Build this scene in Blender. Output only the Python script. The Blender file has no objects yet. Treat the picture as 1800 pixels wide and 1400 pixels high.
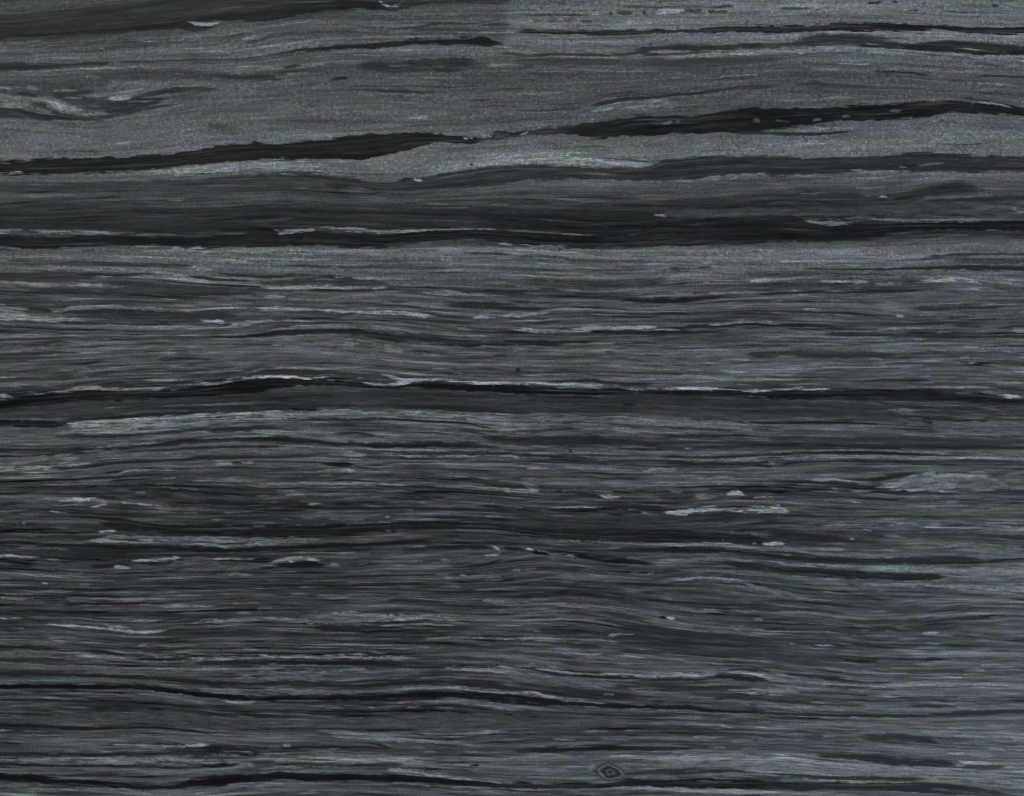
import bpy, math
import numpy as np

# ------------------------------------------------------------------ camera, world, lamps, exposure
scene = bpy.context.scene
PX = 0.6 / 1800.0                      # metres per photograph pixel measured on the panel face
W, H = 1800, 1400
TOP = 0.020                            # height of the face above the underside

cam_d = bpy.data.cameras.new('camera')
cam_d.lens = 50.0
cam_d.sensor_width = 36.0
cam_d.clip_start = 0.01
cam_d.clip_end = 50.0
cam = bpy.data.objects.new('camera', cam_d)
scene.collection.objects.link(cam)
cam.location = (0.0, 0.0, TOP + 0.6 * 50.0 / 36.0)
cam.rotation_euler = (0.0, 0.0, 0.0)
scene.camera = cam
scene.cycles.filter_width = 1.05

world = bpy.data.worlds.new('World')
scene.world = world
world.use_nodes = True
bg = world.node_tree.nodes['Background']
bg.inputs['Color'].default_value = (0.92, 0.97, 1.0, 1.0)
bg.inputs['Strength'].default_value = 0.10


def area(name, loc, target, size, power, col):
    d = bpy.data.lights.new(name, 'AREA')
    d.shape = 'RECTANGLE'
    d.size, d.size_y = size
    d.energy = power
    d.color = col
    o = bpy.data.objects.new(name, d)
    scene.collection.objects.link(o)
    o.location = loc
    v = [t - l for t, l in zip(target, loc)]
    from mathutils import Vector
    o.rotation_euler = Vector(v).to_track_quat('-Z', 'Y').to_euler()
    return o


area('ceiling_lamp', (-1.1, 2.3, 2.2), (0.05, 0.1, 0), (1.6, 1.2), 104.0, (0.965, 1.0, 0.985))
area('window_light', (1.36, -1.05, 1.8), (0.15, -0.1, 0), (0.9, 1.1), 28.0, (0.62, 0.74, 1.0))

scene.view_settings.view_transform = 'Standard'
scene.view_settings.look = 'None'
scene.view_settings.exposure = 0.0
scene.view_settings.gamma = 1.0
scene.view_settings.use_curve_mapping = False

# ------------------------------------------------------------------ traced grain
STREAKS = []


def window(x0, y0, s=2.8):
    def f(*v):
        return [(x0 + v[i] / s, y0 + v[i + 1] / s, v[i + 2] / s) for i in range(0, len(v), 3)]
    return f


A = window(0, 0); B = window(580, 0); C = window(1160, 0)
D = window(0, 450); E = window(580, 450); F = window(1160, 450)
G = window(0, 900); J = window(580, 900); K = window(1160, 900)


def S(tone, soft, *segs):
    pts = []
    for s in segs:
        pts += s
    pts.sort(key=lambda p: p[0])
    STREAKS.append((tone, soft, pts))

#DATA_BEGIN
# ---- upper left
S(41, 34, A(0,135,120, 200,125,125, 430,100,140, 600,85,145, 850,68,160, 1100,35,130, 1400,25,120, 1792,5,80))
S(40, 10, B(0,8,85, 150,12,70, 290,18,70, 400,8,60, 500,0,28, 700,-5,36, 830,0,34, 888,0,26))
S(26, 8, A(0,183,24, 200,178,24, 430,163,20, 600,150,16, 780,138,26, 900,122,40, 960,108,24, 1100,88,22, 1300,80,42, 1400,68,32, 1550,45,44, 1792,22,42), B(0,35,30, 150,34,24, 280,42,22))
S(27, 5, A(880,138,20, 960,143,18, 1030,138,12, 1070,122,6))
S(122, 6, A(915,105,6, 960,116,14, 1040,120,14, 1100,104,10))
S(140, 4, B(228,-4,8, 262,22,13, 300,38,15, 335,28,13, 360,5,7))
S(62, 10, A(510,238,10, 620,228,14, 760,215,8))
S(60, 8, A(1180,215,6, 1260,205,22, 1330,180,18, 1450,165,14, 1600,155,12, 1792,160,10))
S(104, 10, A(1190,195,10, 1260,180,20, 1340,160,14))
S(36, 8, A(0,335,34, 100,332,34, 250,325,24, 400,320,16, 560,310,10))
S(48, 6, A(540,310,9, 700,305,8, 850,298,8, 1000,297,12, 1100,296,14, 1200,290,10, 1350,270,10, 1460,252,10))
S(26, 6, A(1400,262,8, 1480,248,16, 1600,236,20, 1792,232,22), B(0,235,18, 150,225,22, 300,218,26, 450,205,32, 600,205,34, 750,208,36, 820,213,28, 855,218,12))
S(108, 5, A(350,345,5, 420,338,10, 520,335,8, 600,340,5))
S(60, 22, A(450,370,40, 650,372,60, 850,370,56, 1000,370,50, 1200,385,36, 1400,360,40, 1550,350,30, 1792,335,30), B(0,330,50, 200,325,60, 400,325,60, 600,325,70, 700,330,60, 800,320,30))
S(42, 6, A(1030,372,9, 1200,385,10, 1350,375,9, 1450,352,10, 1500,352,6))
S(42, 8, B(490,330,20, 580,345,16, 660,345,10))
S(38, 8, B(570,308,8, 620,312,18, 700,318,14))
S(46, 6, B(180,335,10, 250,345,12, 350,330,8))
S(60, 20, A(0,430,80, 250,440,80, 450,420,60, 560,400,30))
S(52, 10, A(250,470,20, 330,475,30, 400,460,22, 470,450,10))
S(48, 10, A(150,510,22, 210,545,26, 300,555,20))
S(40, 8, A(480,545,40, 560,530,52, 640,512,52, 720,500,40, 830,490,14))
S(44, 8, A(650,485,20, 760,460,24, 830,445,28, 920,440,14, 1080,440,6))
S(38, 6, A(0,540,22, 80,540,18, 140,560,30, 220,580,28, 320,575,30, 420,585,20, 540,575,16, 640,550,14, 760,530,12, 880,515,6))
S(50, 8, A(0,572,30, 60,560,30, 150,582,20))
S(104, 5, A(0,433,14, 60,430,12, 115,432,8))
S(108, 5, A(135,437,12, 165,434,14, 192,434,8))
S(108, 5, A(0,465,24, 50,475,14, 90,482,8))
S(118, 6, A(0,508,36, 70,512,34, 150,515,26))
S(126, 5, A(150,488,10, 220,490,22, 300,525,28, 380,545,18, 440,550,8))
S(90, 4, A(170,535,12, 230,548,14, 260,552,8))
S(124, 5, A(520,490,8, 590,487,20, 650,480,10))
S(102, 5, A(530,465,8, 620,450,14, 720,440,8))
S(96, 5, A(780,540,5, 840,530,8, 900,520,5))
# main black band across the top third
S(29, 5, A(0,828,52, 100,828,62, 200,822,74, 440,816,76, 600,808,75, 800,797,66, 980,772,70, 1060,758,74, 1200,750,86, 1400,744,80, 1600,735,98, 1792,727,122), B(0,735,92, 100,727,115, 200,722,122, 310,708,100, 430,690,70, 500,680,50, 570,683,38, 660,690,30, 760,690,24))
S(40, 5, B(740,686,22, 880,668,22, 1000,650,26, 1150,640,34, 1240,640,60))
S(31, 6, B(1180,640,34, 1250,640,70, 1350,645,80, 1450,625,90, 1600,615,100, 1700,612,92, 1792,615,94), C(0,617,82, 150,615,80, 250,605,95, 400,595,112, 500,592,112, 600,585,105, 700,575,80, 800,570,70, 900,560,75, 1050,555,85, 1200,550,80, 1330,535,75, 1450,525,50, 1550,535,40, 1650,542,40, 1792,548,40))
S(96, 6, C(500,640,8, 620,640,22, 760,640,22, 900,630,14, 980,620,6))
S(42, 5, C(350,655,14, 500,655,12, 650,660,10, 760,662,9, 900,650,6))
for q in ((455,600,18, 475,590,30, 495,595,14), (560,592,6, 600,598,10, 645,602,8), (750,595,8, 780,590,10, 800,590,5), (895,572,8, 915,572,13, 940,575,6), (10,612,6, 45,605,16, 62,600,6), (78,605,8, 88,600,16, 100,598,5), (1130,548,8, 1160,546,10, 1190,545,6)):
    S(72, 6, C(*q))
S(160, 4, B(655,680,10, 685,679,20, 706,677,6))
S(118, 4, B(750,674,8, 775,668,16, 800,672,6))
S(92, 4, B(800,680,8, 850,668,12, 890,660,6))
S(112, 4, B(930,668,8, 960,655,16, 985,645,6))
S(36, 4, B(800,655,8, 840,650,14, 880,652,10))
S(40, 4, C(1480,482,5, 1550,490,8, 1650,505,8, 1720,520,6))
S(106, 4, C(1560,500,6, 1640,510,8, 1740,530,5))
S(116, 4, A(40,852,7, 80,850,12, 118,852,5))
# second dark band
S(54, 22, A(0,920,30, 300,925,30, 600,920,40, 900,910,50, 1100,900,60, 1300,900,78, 1500,895,70, 1792,905,60))
S(44, 10, A(1000,885,10, 1200,880,24, 1400,872,30, 1600,875,30, 1792,900,36), B(0,905,64, 200,915,56, 300,915,44, 450,905,60, 600,890,80, 750,870,90, 900,855,88, 1050,850,80, 1200,850,54, 1400,860,60, 1600,855,70, 1700,840,100, 1792,830,112), C(0,840,112, 100,838,118, 250,820,92, 400,815,86, 600,820,90, 800,820,80, 1000,805,70, 1200,800,90, 1400,800,85, 1600,805,80, 1792,805,75))
S(112, 16, B(480,850,16, 640,822,34, 800,797,40, 950,785,42, 1100,785,34, 1300,795,34, 1450,810,30))
S(104, 14, A(700,850,20, 950,840,40, 1200,815,30, 1500,815,30), B(0,810,30))
S(100, 4, A(1350,850,5, 1550,848,6, 1680,860,5))
S(175, 4, B(405,883,12, 435,887,20, 458,885,8))
S(96, 4, B(140,890,5, 250,897,6, 310,893,7, 370,884,7))
for q in ((1375,892,10, 1395,890,20, 1415,888,12), (1430,895,8, 1465,890,18, 1490,893,10), (1530,895,6, 1570,895,12, 1620,893,6), (1680,888,8, 1710,890,12, 1792,893,7)):
    S(98, 4, B(*q))
for q in ((60,890,5, 110,890,9, 160,888,5), (180,885,5, 240,886,7, 300,884,5), (340,885,6, 370,878,10, 390,866,8), (395,860,8, 425,856,12, 455,853,6), (475,857,6, 495,855,9, 520,853,5), (930,838,5, 985,840,8, 1085,852,5), (650,862,4, 720,868,6, 780,866,4)):
    S(104, 4, C(*q))
S(76, 4, C(1260,816,5, 1340,808,9, 1400,802,4))
S(44, 5, A(70,1028,7, 240,1015,10, 400,1005,6))
S(43, 18, A(0,1080,76, 300,1090,66, 600,1072,92, 900,1080,90, 1200,1070,80, 1500,1050,70, 1792,1060,60), B(0,1070,70, 300,1070,80, 600,1080,80, 900,1090,80, 1300,1100,100, 1600,1100,110))
S(88, 6, A(0,1135,11, 150,1138,9, 400,1135,9, 600,1150,11, 800,1155,10, 920,1155,6))
S(38, 22, B(700,1090,50, 1000,1090,80, 1300,1110,100, 1600,1105,110, 1792,1110,110), C(0,1090,80, 200,1100,80, 500,1100,70, 650,1085,50))
S(28, 7, A(0,1190,56, 200,1195,56, 400,1190,56, 600,1185,44, 800,1185,42, 1000,1195,56, 1200,1185,64, 1400,1185,60, 1500,1175,80, 1600,1175,70, 1792,1180,64), B(0,1180,70, 150,1190,70, 250,1195,60, 350,1185,60, 450,1170,50, 600,1160,44, 700,1155,44, 800,1160,50, 900,1175,60, 1000,1185,70, 1200,1190,70, 1350,1190,70))
S(34, 12, B(1250,1190,68, 1500,1188,72, 1792,1168,92), C(0,1152,118, 200,1152,108, 400,1147,106, 600,1145,88, 700,1150,78, 850,1150,70, 1000,1145,70, 1100,1135,50, 1200,1127,40))
S(28, 6, C(800,1140,40, 1000,1130,50, 1100,1125,44, 1200,1120,40, 1400,1115,40, 1600,1112,45, 1792,1112,50))
S(104, 6, A(1330,1115,10, 1370,1145,12, 1400,1145,18, 1500,1132,16, 1600,1125,20, 1792,1125,22), B(0,1125,20, 150,1135,24, 250,1145,18, 350,1140,14, 500,1130,7, 700,1128,6, 850,1132,6))
S(78, 4, B(850,1133,5, 1000,1140,5, 1200,1155,6, 1320,1157,5))
S(122, 4, B(1590,1060,5, 1635,1065,10, 1662,1065,5))
S(34, 8, C(600,1075,26, 670,1068,34, 700,1085,14))
S(88, 6, C(690,1080,14, 760,1090,20, 850,1100,24, 950,1090,16, 1100,1080,10, 1300,1085,14, 1500,1090,14, 1700,1080,10))
S(62, 14, C(0,1050,30, 300,1050,40, 600,1045,40, 1000,1035,50, 1300,1035,60, 1600,1035,60, 1792,1045,40))
S(45, 22, C(0,1010,40, 200,1005,50, 400,1000,50, 650,985,50, 900,990,60, 1050,990,40, 1200,980,50, 1280,955,50, 1400,930,50, 1500,925,50, 1600,940,20))
S(46, 10, C(1280,990,8, 1400,988,14, 1500,985,20, 1700,975,20, 1792,975,16))
S(114, 4, C(1072,977,8, 1100,970,16, 1130,980,10, 1160,982,6))
S(112, 6, C(1700,1025,5, 1740,1035,20, 1792,1040,12))
# upper right
S(60, 5, B(950,75,6, 1100,75,6, 1290,75,6))
S(108, 8, B(1290,72,10, 1350,62,16, 1420,48,12))
S(138, 7, B(1585,65,12, 1650,55,26, 1710,60,24, 1735,55,10))
S(52, 5, B(1410,65,12, 1450,66,20, 1492,60,12))
S(50, 5, B(1745,55,12, 1770,50,18, 1792,58,14))
S(122, 7, C(0,55,34, 60,55,30, 125,50,16))
for q in ((118,50,10, 135,52,15, 155,56,8), (165,60,14, 182,60,22, 200,55,10), (235,52,8, 260,60,16, 290,62,8), (225,36,6, 300,38,14, 365,34,8), (1020,16,5, 1060,14,14, 1095,8,6)):
    S(66, 6, C(*q))
for k in (985, 1060, 1140, 1222):
    S(112, 4, B(k - 12,90,6, k,98,16, k + 14,100,5))
    S(70, 6, B(k + 16,104,6, k + 34,106,14, k + 50,104,6))
    S(74, 8, B(k - 20,22,14, k,18,30, k + 22,14,10))
S(31, 6, B(905,160,7, 960,158,16, 1100,160,18, 1300,165,22, 1500,158,20, 1792,155,18), C(0,155,18, 200,152,18, 300,145,22, 450,145,28, 600,145,28, 750,142,34, 870,132,40, 1000,132,38, 1150,135,46, 1250,142,44, 1345,152,26))
S(31, 6, C(1250,130,13, 1360,138,20, 1500,148,26, 1650,150,30, 1792,152,30))
S(60, 5, C(880,128,5, 960,130,8, 1060,130,5))
S(46, 5, B(820,262,7, 900,266,14, 1000,275,12, 1100,265,12, 1200,272,14, 1300,272,12, 1460,272,10, 1530,255,14, 1650,240,16, 1792,235,20))
S(50, 8, C(0,240,20, 100,235,28, 300,235,24, 500,230,20, 700,215,24, 800,205,30, 900,200,40, 1050,200,44))
S(100, 6, B(820,247,8, 1000,257,8, 1200,255,7, 1400,250,8))
S(102, 5, B(900,286,7, 1010,290,9, 1200,285,8, 1400,288,8, 1550,290,8, 1700,278,8))
S(58, 18, B(900,310,40, 1300,305,30, 1500,310,40, 1792,310,40), C(0,320,40, 200,310,40, 400,300,24, 600,290,20))
S(46, 10, C(680,190,30, 850,185,30, 1000,190,40, 1100,210,40, 1250,220,40, 1400,225,50, 1550,230,40, 1792,250,40))
S(112, 6, C(1100,200,14, 1200,205,20, 1300,203,16, 1400,195,8))
S(108, 6, C(0,275,10, 200,270,12, 400,262,16, 600,255,20, 750,245,24, 850,240,24, 1000,250,22, 1150,250,24, 1300,260,24, 1450,270,26, 1600,280,26, 1792,290,30))
S(36, 5, C(950,225,8, 1050,230,10, 1200,240,10, 1400,250,10, 1600,266,14, 1792,266,10))
S(38, 4, C(1040,352,7, 1120,357,8, 1250,362,8, 1350,372,6))
S(42, 4, C(1540,378,6, 1640,372,8, 1720,378,8, 1792,380,6))
S(54, 8, C(0,470,12, 180,455,10, 330,438,14, 450,430,16, 600,425,10))
S(56, 8, C(700,412,12, 830,420,12, 1050,428,8))
S(40, 5, B(1280,525,8, 1310,515,26, 1350,510,20, 1420,495,14, 1500,488,12, 1560,480,8))
S(94, 14, B(1280,548,8, 1340,535,22, 1450,522,40, 1560,520,50, 1700,510,40), C(0,510,40, 100,500,20))
S(54, 5, B(880,545,6, 1050,545,6, 1200,535,8, 1270,528,8))
S(48, 5, B(250,455,6, 400,455,10, 440,458,13, 600,455,5))
S(54, 5, B(830,440,6, 900,440,8, 960,435,6))
S(44, 5, A(1650,388,8, 1690,382,12, 1715,385,8))
S(48, 5, B(0,390,12, 80,386,8))
S(106, 12, B(375,580,14, 430,570,30, 485,582,20))
S(98, 14, C(150,750,20, 450,720,40, 700,710,40, 900,720,40, 1200,705,30, 1500,690,30))
# below the black band, left to right
S(44, 5, A(895,1213,12, 960,1225,12, 1000,1230,16, 1055,1225,8))
S(108, 5, A(950,1222,6, 985,1224,10, 1030,1218,5))
S(98, 14, A(630,1215,10, 720,1228,22, 850,1235,20), B(0,1240,20, 200,1240,20))
S(170, 4, D(943,55,12, 980,62,22, 1010,66,16, 1045,70,8))
S(48, 6, D(100,42,8, 300,40,14, 550,42,18, 800,45,20, 920,52,18, 965,46,6))
S(42, 6, D(1050,80,8, 1150,95,12, 1300,105,14, 1450,110,14, 1600,105,14, 1792,120,16))
S(48, 12, D(0,100,50, 150,105,40, 270,95,50, 380,100,36, 500,105,14))
S(48, 5, D(400,90,9, 600,95,10, 780,85,8))
S(92, 10, D(380,70,16, 550,68,20, 700,75,18, 850,90,24, 950,100,30, 1050,112,20))
S(102, 5, D(0,128,18, 30,130,14, 150,138,14, 270,145,14, 400,145,10, 600,152,8))
S(52, 14, D(500,140,40, 700,150,40, 900,165,30, 1150,180,14))
S(44, 4, D(800,185,6, 1000,190,6, 1250,180,6))
S(112, 5, D(1280,155,8, 1400,160,12, 1500,158,14, 1650,158,14, 1792,165,16), E(0,155,20, 150,158,16, 275,158,10))
S(44, 4, D(1490,172,8, 1792,176,10), E(0,172,9, 180,172,8))
S(112, 5, D(1300,205,8, 1350,200,13, 1408,205,6))
S(50, 8, D(0,220,20, 200,215,14))
S(96, 8, D(0,255,30, 100,263,24, 200,275,16, 330,275,8))
S(120, 6, D(0,302,28, 100,303,28, 250,310,26, 330,312,20, 392,315,10))
S(48, 10, D(100,278,12, 200,285,16, 330,292,18, 450,285,28, 600,292,40, 800,297,40, 1000,300,36, 1180,300,20))
S(112, 5, D(330,262,10, 480,255,14, 600,258,16, 750,265,14, 850,268,12, 960,268,12, 1150,258,8, 1350,256,8, 1480,258,8, 1600,268,12, 1690,272,12, 1792,268,10))
S(138, 4, D(980,322,12, 1050,322,14, 1107,325,9))
S(106, 5, D(1120,340,10, 1190,335,14, 1260,325,12, 1400,320,10, 1540,322,8))
S(96, 4, D(560,340,5, 680,352,6, 830,345,6, 1000,345,5))
S(92, 8, D(1300,370,5, 1450,350,10, 1600,348,10, 1792,350,12), E(0,350,14, 150,355,16, 300,365,20, 450,385,20))
S(92, 14, D(1330,430,26, 1500,435,40, 1700,435,40), E(0,437,40, 150,447,40, 300,460,24, 450,480,30))
S(30, 7, D(980,395,6, 1200,398,9, 1290,390,14, 1380,380,22, 1500,375,24, 1600,372,24, 1792,378,26), E(0,375,26, 100,378,26, 200,390,26, 300,405,26, 450,412,28, 600,425,28, 700,430,26, 850,428,22, 1000,430,18, 1150,435,10))
S(46, 5, D(780,515,8, 900,508,10, 1080,508,6))
S(50, 5, D(0,490,8, 200,480,8, 400,475,5))
S(92, 7, D(40,635,18, 200,632,16, 270,640,8))
S(106, 4, D(700,612,6, 850,612,8, 1030,615,6))
S(110, 4, D(750,632,8, 900,632,8, 1040,635,8, 1150,617,10))
S(96, 5, D(1200,575,8, 1350,555,10, 1480,548,10, 1600,555,10, 1792,548,10), E(100,548,7, 200,545,8))
S(48, 6, D(1280,575,18, 1450,570,30, 1560,580,20))
S(38, 5, D(40,682,10, 90,683,18, 130,690,10))
S(142, 4, D(0,690,18, 30,690,26, 72,700,12))
S(124, 4, D(0,709,7, 40,709,7, 68,706,5))
S(126, 4, D(130,672,9, 180,678,16, 222,680,9))
S(98, 4, D(330,660,8, 440,655,12, 520,652,9))
S(98, 4, D(480,662,6, 650,658,8, 800,650,8))
S(52, 26, D(0,765,90, 300,755,80, 600,740,80, 900,725,70, 1200,710,70, 1500,700,80, 1792,700,80), E(0,700,90, 400,710,80, 800,720,80, 1200,730,80, 1500,735,70), F(0,735,90, 300,750,90, 700,755,80, 1200,770,60))
S(24, 6, D(0,735,50, 150,715,50, 300,695,50, 450,685,50, 600,685,45, 800,680,45, 1000,665,50, 1150,645,60, 1250,640,70, 1350,630,60, 1500,622,40, 1650,622,36, 1792,635,26), E(0,625,36, 60,630,30, 150,640,18, 300,648,12, 420,640,14, 480,640,28, 600,645,30, 750,650,34, 900,660,34, 1100,665,30, 1300,672,24, 1500,668,20, 1792,670,20), F(0,668,18, 200,668,20, 350,675,26, 500,685,30, 700,685,36, 900,685,36, 1100,680,40, 1300,685,40, 1500,690,34, 1600,698,24, 1792,712,16))
S(62, 10, D(1300,665,10, 1450,655,24, 1600,650,24, 1792,660,20))
S(155, 4, D(1150,615,7, 1210,605,10, 1270,600,16, 1340,590,8, 1440,596,14, 1520,600,14, 1590,600,12, 1640,590,6))
S(116, 4, D(1560,587,6, 1620,586,6, 1672,585,5))
S(26, 6, D(0,825,36, 150,828,36, 280,832,36, 328,828,22))
S(32, 5, D(300,805,14, 500,800,10, 700,785,10, 900,775,8, 1100,765,6))
S(40, 6, D(850,755,10, 1100,740,14, 1300,738,12, 1500,740,14, 1650,740,16, 1792,738,10), E(0,740,12, 200,735,12, 400,745,14, 550,745,18, 700,755,20, 850,768,16, 1000,772,10))
S(96, 7, D(325,828,16, 360,832,34, 450,838,56, 600,835,60, 800,815,50, 1000,800,40, 1200,790,40, 1400,785,40, 1792,780,40), E(0,780,40, 200,785,36))
S(88, 10, E(100,782,40, 400,785,46, 600,795,46, 800,805,46, 950,815,56, 1200,805,40, 1400,810,40, 1792,820,40), F(0,822,50, 150,830,60, 300,838,50, 500,840,30))
S(128, 10, D(325,826,12, 370,828,26, 450,826,24, 520,818,12))
S(44, 5, D(320,885,16, 450,885,14, 700,880,10, 900,862,10, 1050,848,14, 1200,845,16, 1400,850,10))
S(35, 5, D(0,958,22, 150,960,24, 300,955,22, 450,950,18, 600,942,22, 750,930,20, 900,918,20, 1100,908,20, 1250,900,24, 1400,905,26, 1550,915,24, 1700,922,20, 1792,925,16), E(0,928,14, 200,938,14, 400,940,14, 600,930,20, 750,925,20))
S(40, 4, D(0,990,12, 150,985,10, 300,975,8, 450,970,6))
S(44, 4, D(850,955,5, 1000,945,6, 1200,937,7, 1400,940,6))
S(86, 8, D(0,1010,36, 200,1005,36, 400,990,26))
S(106, 6, D(0,1050,28, 150,1045,20, 270,1045,14, 380,1028,18, 462,1020,9))
S(90, 8, D(460,980,18, 700,972,28, 800,970,20, 1000,960,14))
S(40, 5, D(280,1050,8, 450,1035,8, 600,1020,8, 800,1010,10, 1000,1000,8, 1200,990,10, 1400,990,8, 1560,988,9))
for q in ((1055,1022,6, 1100,1020,9, 1145,1020,8), (1180,1018,6, 1215,1018,10, 1252,1018,7)):
    S(106, 4, D(*q))
S(38, 5, D(1580,1022,12, 1650,1030,17, 1740,1025,14), E(60,1030,12, 130,1035,8))
S(122, 5, D(1590,1050,10, 1640,1055,20, 1700,1058,22, 1755,1060,14))
S(94, 4, D(550,1085,4, 620,1062,6, 680,1052,8, 760,1055,6, 880,1055,5))
S(78, 6, D(380,1108,18, 560,1105,14))
S(94, 5, D(930,1110,8, 1150,1108,14, 1250,1118,16, 1350,1128,14, 1500,1122,14, 1650,1118,16, 1792,1125,12), E(0,1125,10, 200,1125,8, 400,1130,6))
S(40, 6, D(430,1185,10, 540,1190,14, 590,1196,6))
S(126, 4, D(280,1205,8, 350,1203,16, 430,1198,14, 530,1208,10, 620,1215,5, 780,1228,5))
S(112, 4, D(440,1238,5, 480,1230,8, 530,1222,5))
S(40, 6, D(740,1150,6, 850,1148,14, 1000,1165,16, 1085,1180,12))
# middle window
S(96, 12, E(540,8,26, 580,12,34, 625,8,20))
S(98, 5, E(100,115,9, 180,112,12, 300,115,6))
S(50, 8, E(0,130,22, 150,128,28, 300,135,18))
S(98, 6, E(450,180,14, 550,178,20, 700,190,14, 850,195,10))
S(42, 4, E(700,178,7, 900,182,8, 1000,185,5))
S(42, 9, E(600,235,18, 750,245,28, 900,255,20, 1080,265,10))
S(96, 4, E(300,235,5, 450,245,6, 600,255,6))
S(128, 4, E(0,272,14, 60,272,11, 150,278,12, 250,280,12, 350,283,14, 420,290,14, 522,300,10))
S(104, 5, E(690,305,7, 740,298,14, 800,300,8, 870,292,12, 1000,290,16, 1050,280,10, 1110,265,9))
S(112, 5, E(880,360,8, 960,365,10, 1050,370,16, 1150,368,14, 1250,365,16, 1400,355,20, 1530,355,18, 1672,362,6))
S(38, 4, E(1280,376,9, 1320,372,10, 1400,376,6, 1600,378,10, 1792,378,12), F(0,376,14, 150,372,10))
S(92, 10, E(1150,105,16, 1320,112,18, 1500,105,14))
S(46, 5, E(950,110,6, 1050,118,10, 1150,125,9, 1300,132,6, 1450,128,6))
S(36, 5, E(1430,210,10, 1550,225,9, 1700,225,10, 1792,222,12), F(0,215,20, 100,212,22, 250,205,12))
S(94, 4, E(1600,192,7, 1792,188,8), F(0,192,8, 200,185,8, 500,180,6, 620,178,7, 720,175,6))
S(112, 5, E(240,580,7, 300,590,14, 340,605,10, 385,620,8))
S(142, 4, E(170,630,6, 250,635,10, 320,632,14, 370,622,18, 420,612,10, 520,612,10, 560,605,12, 600,620,8, 750,628,8, 900,625,10, 1020,625,14, 1080,632,8, 1150,635,14, 1240,635,10, 1310,635,26, 1368,640,9))
S(112, 4, E(1100,648,5, 1250,645,10, 1332,650,10))
S(38, 5, E(1050,618,8, 1200,615,10, 1310,615,12, 1450,632,14, 1600,630,8))
S(110, 4, E(1430,652,6, 1520,655,8, 1700,655,8, 1792,655,10))
S(152, 4, F(60,650,8, 150,650,12, 240,658,14, 350,658,10, 450,662,14, 582,665,7))
S(130, 4, F(660,655,6, 750,655,8, 845,655,7))
S(94, 4, F(1100,650,5, 1400,645,8, 1612,650,8))
S(128, 4, F(1660,690,10, 1720,693,13, 1792,695,13))
S(34, 3, E(915,563,8, 925,563,14, 935,563,8))
S(42, 4, E(220,800,6, 400,810,7, 700,825,8, 780,850,8, 850,862,6))
S(94, 6, E(250,822,5, 600,828,6, 800,860,8, 950,855,12, 1020,842,8))
S(96, 8, E(1380,855,10, 1450,862,16, 1540,870,10))
S(42, 12, E(750,905,28, 1000,915,40, 1250,905,40, 1500,920,36, 1792,925,36), F(0,935,30, 300,930,30, 700,935,20, 1100,940,14, 1792,945,10))
S(114, 4, E(0,975,6, 200,985,8, 400,985,10, 650,985,10, 850,982,10, 920,990,14, 1072,992,8))
S(48, 4, E(100,962,8, 400,968,8, 700,965,8, 1000,978,8, 1400,985,8, 1792,985,8))
S(96, 5, F(0,1003,7, 200,1002,10, 400,997,10, 550,985,14, 700,985,16, 900,990,20, 1100,992,20, 1300,995,16, 1500,995,10, 1792,1000,10))
S(36, 4, F(0,988,8, 300,992,8, 500,982,8, 650,970,8, 850,967,14, 1000,968,18, 1200,970,12, 1350,978,8))
S(98, 4, F(780,958,5, 1000,955,6, 1200,965,8, 1450,975,6))
S(40, 4, F(0,1020,14, 300,1022,12, 560,1036,8, 650,1020,8, 800,1010,7, 1000,1005,8, 1400,1015,6))
S(88, 5, F(500,1022,6, 570,1030,10, 625,1022,6))
S(112, 4, E(970,1045,7, 1030,1050,14, 1080,1048,6))
S(98, 4, E(1120,1045,7, 1172,1040,10, 1300,1050,9, 1442,1052,8))
S(108, 4, E(1540,1058,6, 1640,1052,14, 1712,1050,9), F(0,1050,14, 50,1052,15, 92,1048,6))
S(84, 12, E(950,1115,30, 990,1130,50, 1035,1150,20))
S(104, 5, E(780,1140,8, 880,1155,16, 960,1158,16, 1025,1158,12))
S(112, 5, E(1330,1185,10, 1380,1190,20, 1435,1185,9))
S(106, 4, E(1070,1240,6, 1200,1238,8, 1300,1240,14, 1352,1242,6))
S(132, 6, E(1655,1265,10, 1720,1268,28, 1780,1255,30), F(80,1262,36, 150,1255,30, 250,1245,26, 310,1245,20, 360,1249,12, 400,1250,18, 460,1250,30, 550,1250,34, 600,1255,34, 638,1262,18))
S(116, 5, F(325,1172,10, 350,1168,20, 380,1162,30, 418,1178,9))
S(80, 6, F(165,1175,16, 200,1185,24, 265,1185,16))
S(84, 12, F(1450,1125,50, 1650,1125,60, 1792,1125,40))
S(102, 8, F(1060,1140,8, 1150,1132,26, 1230,1112,62, 1320,1110,84, 1420,1112,86, 1475,1120,60))
S(118, 5, F(1080,1140,8, 1150,1145,14, 1250,1148,16, 1350,1155,12, 1462,1158,8))
S(118, 5, F(1225,1090,10, 1320,1075,20, 1400,1080,14, 1500,1080,12, 1640,1082,8))
S(38, 7, F(900,1102,12, 1000,1100,16, 1100,1098,20, 1210,1078,10))
S(102, 5, F(740,1100,12, 850,1105,14, 955,1112,8))
S(96, 5, F(840,1150,8, 950,1155,10, 1032,1165,8))
S(108, 4, F(940,1210,6, 975,1214,9, 1000,1220,5))
S(86, 4, F(30,1322,5, 250,1330,6, 400,1320,6))
S(98, 6, F(1150,1318,6, 1400,1315,10, 1600,1325,10, 1792,1335,16))
S(44, 22, F(0,1300,60, 300,1300,50, 600,1310,40))
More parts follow.
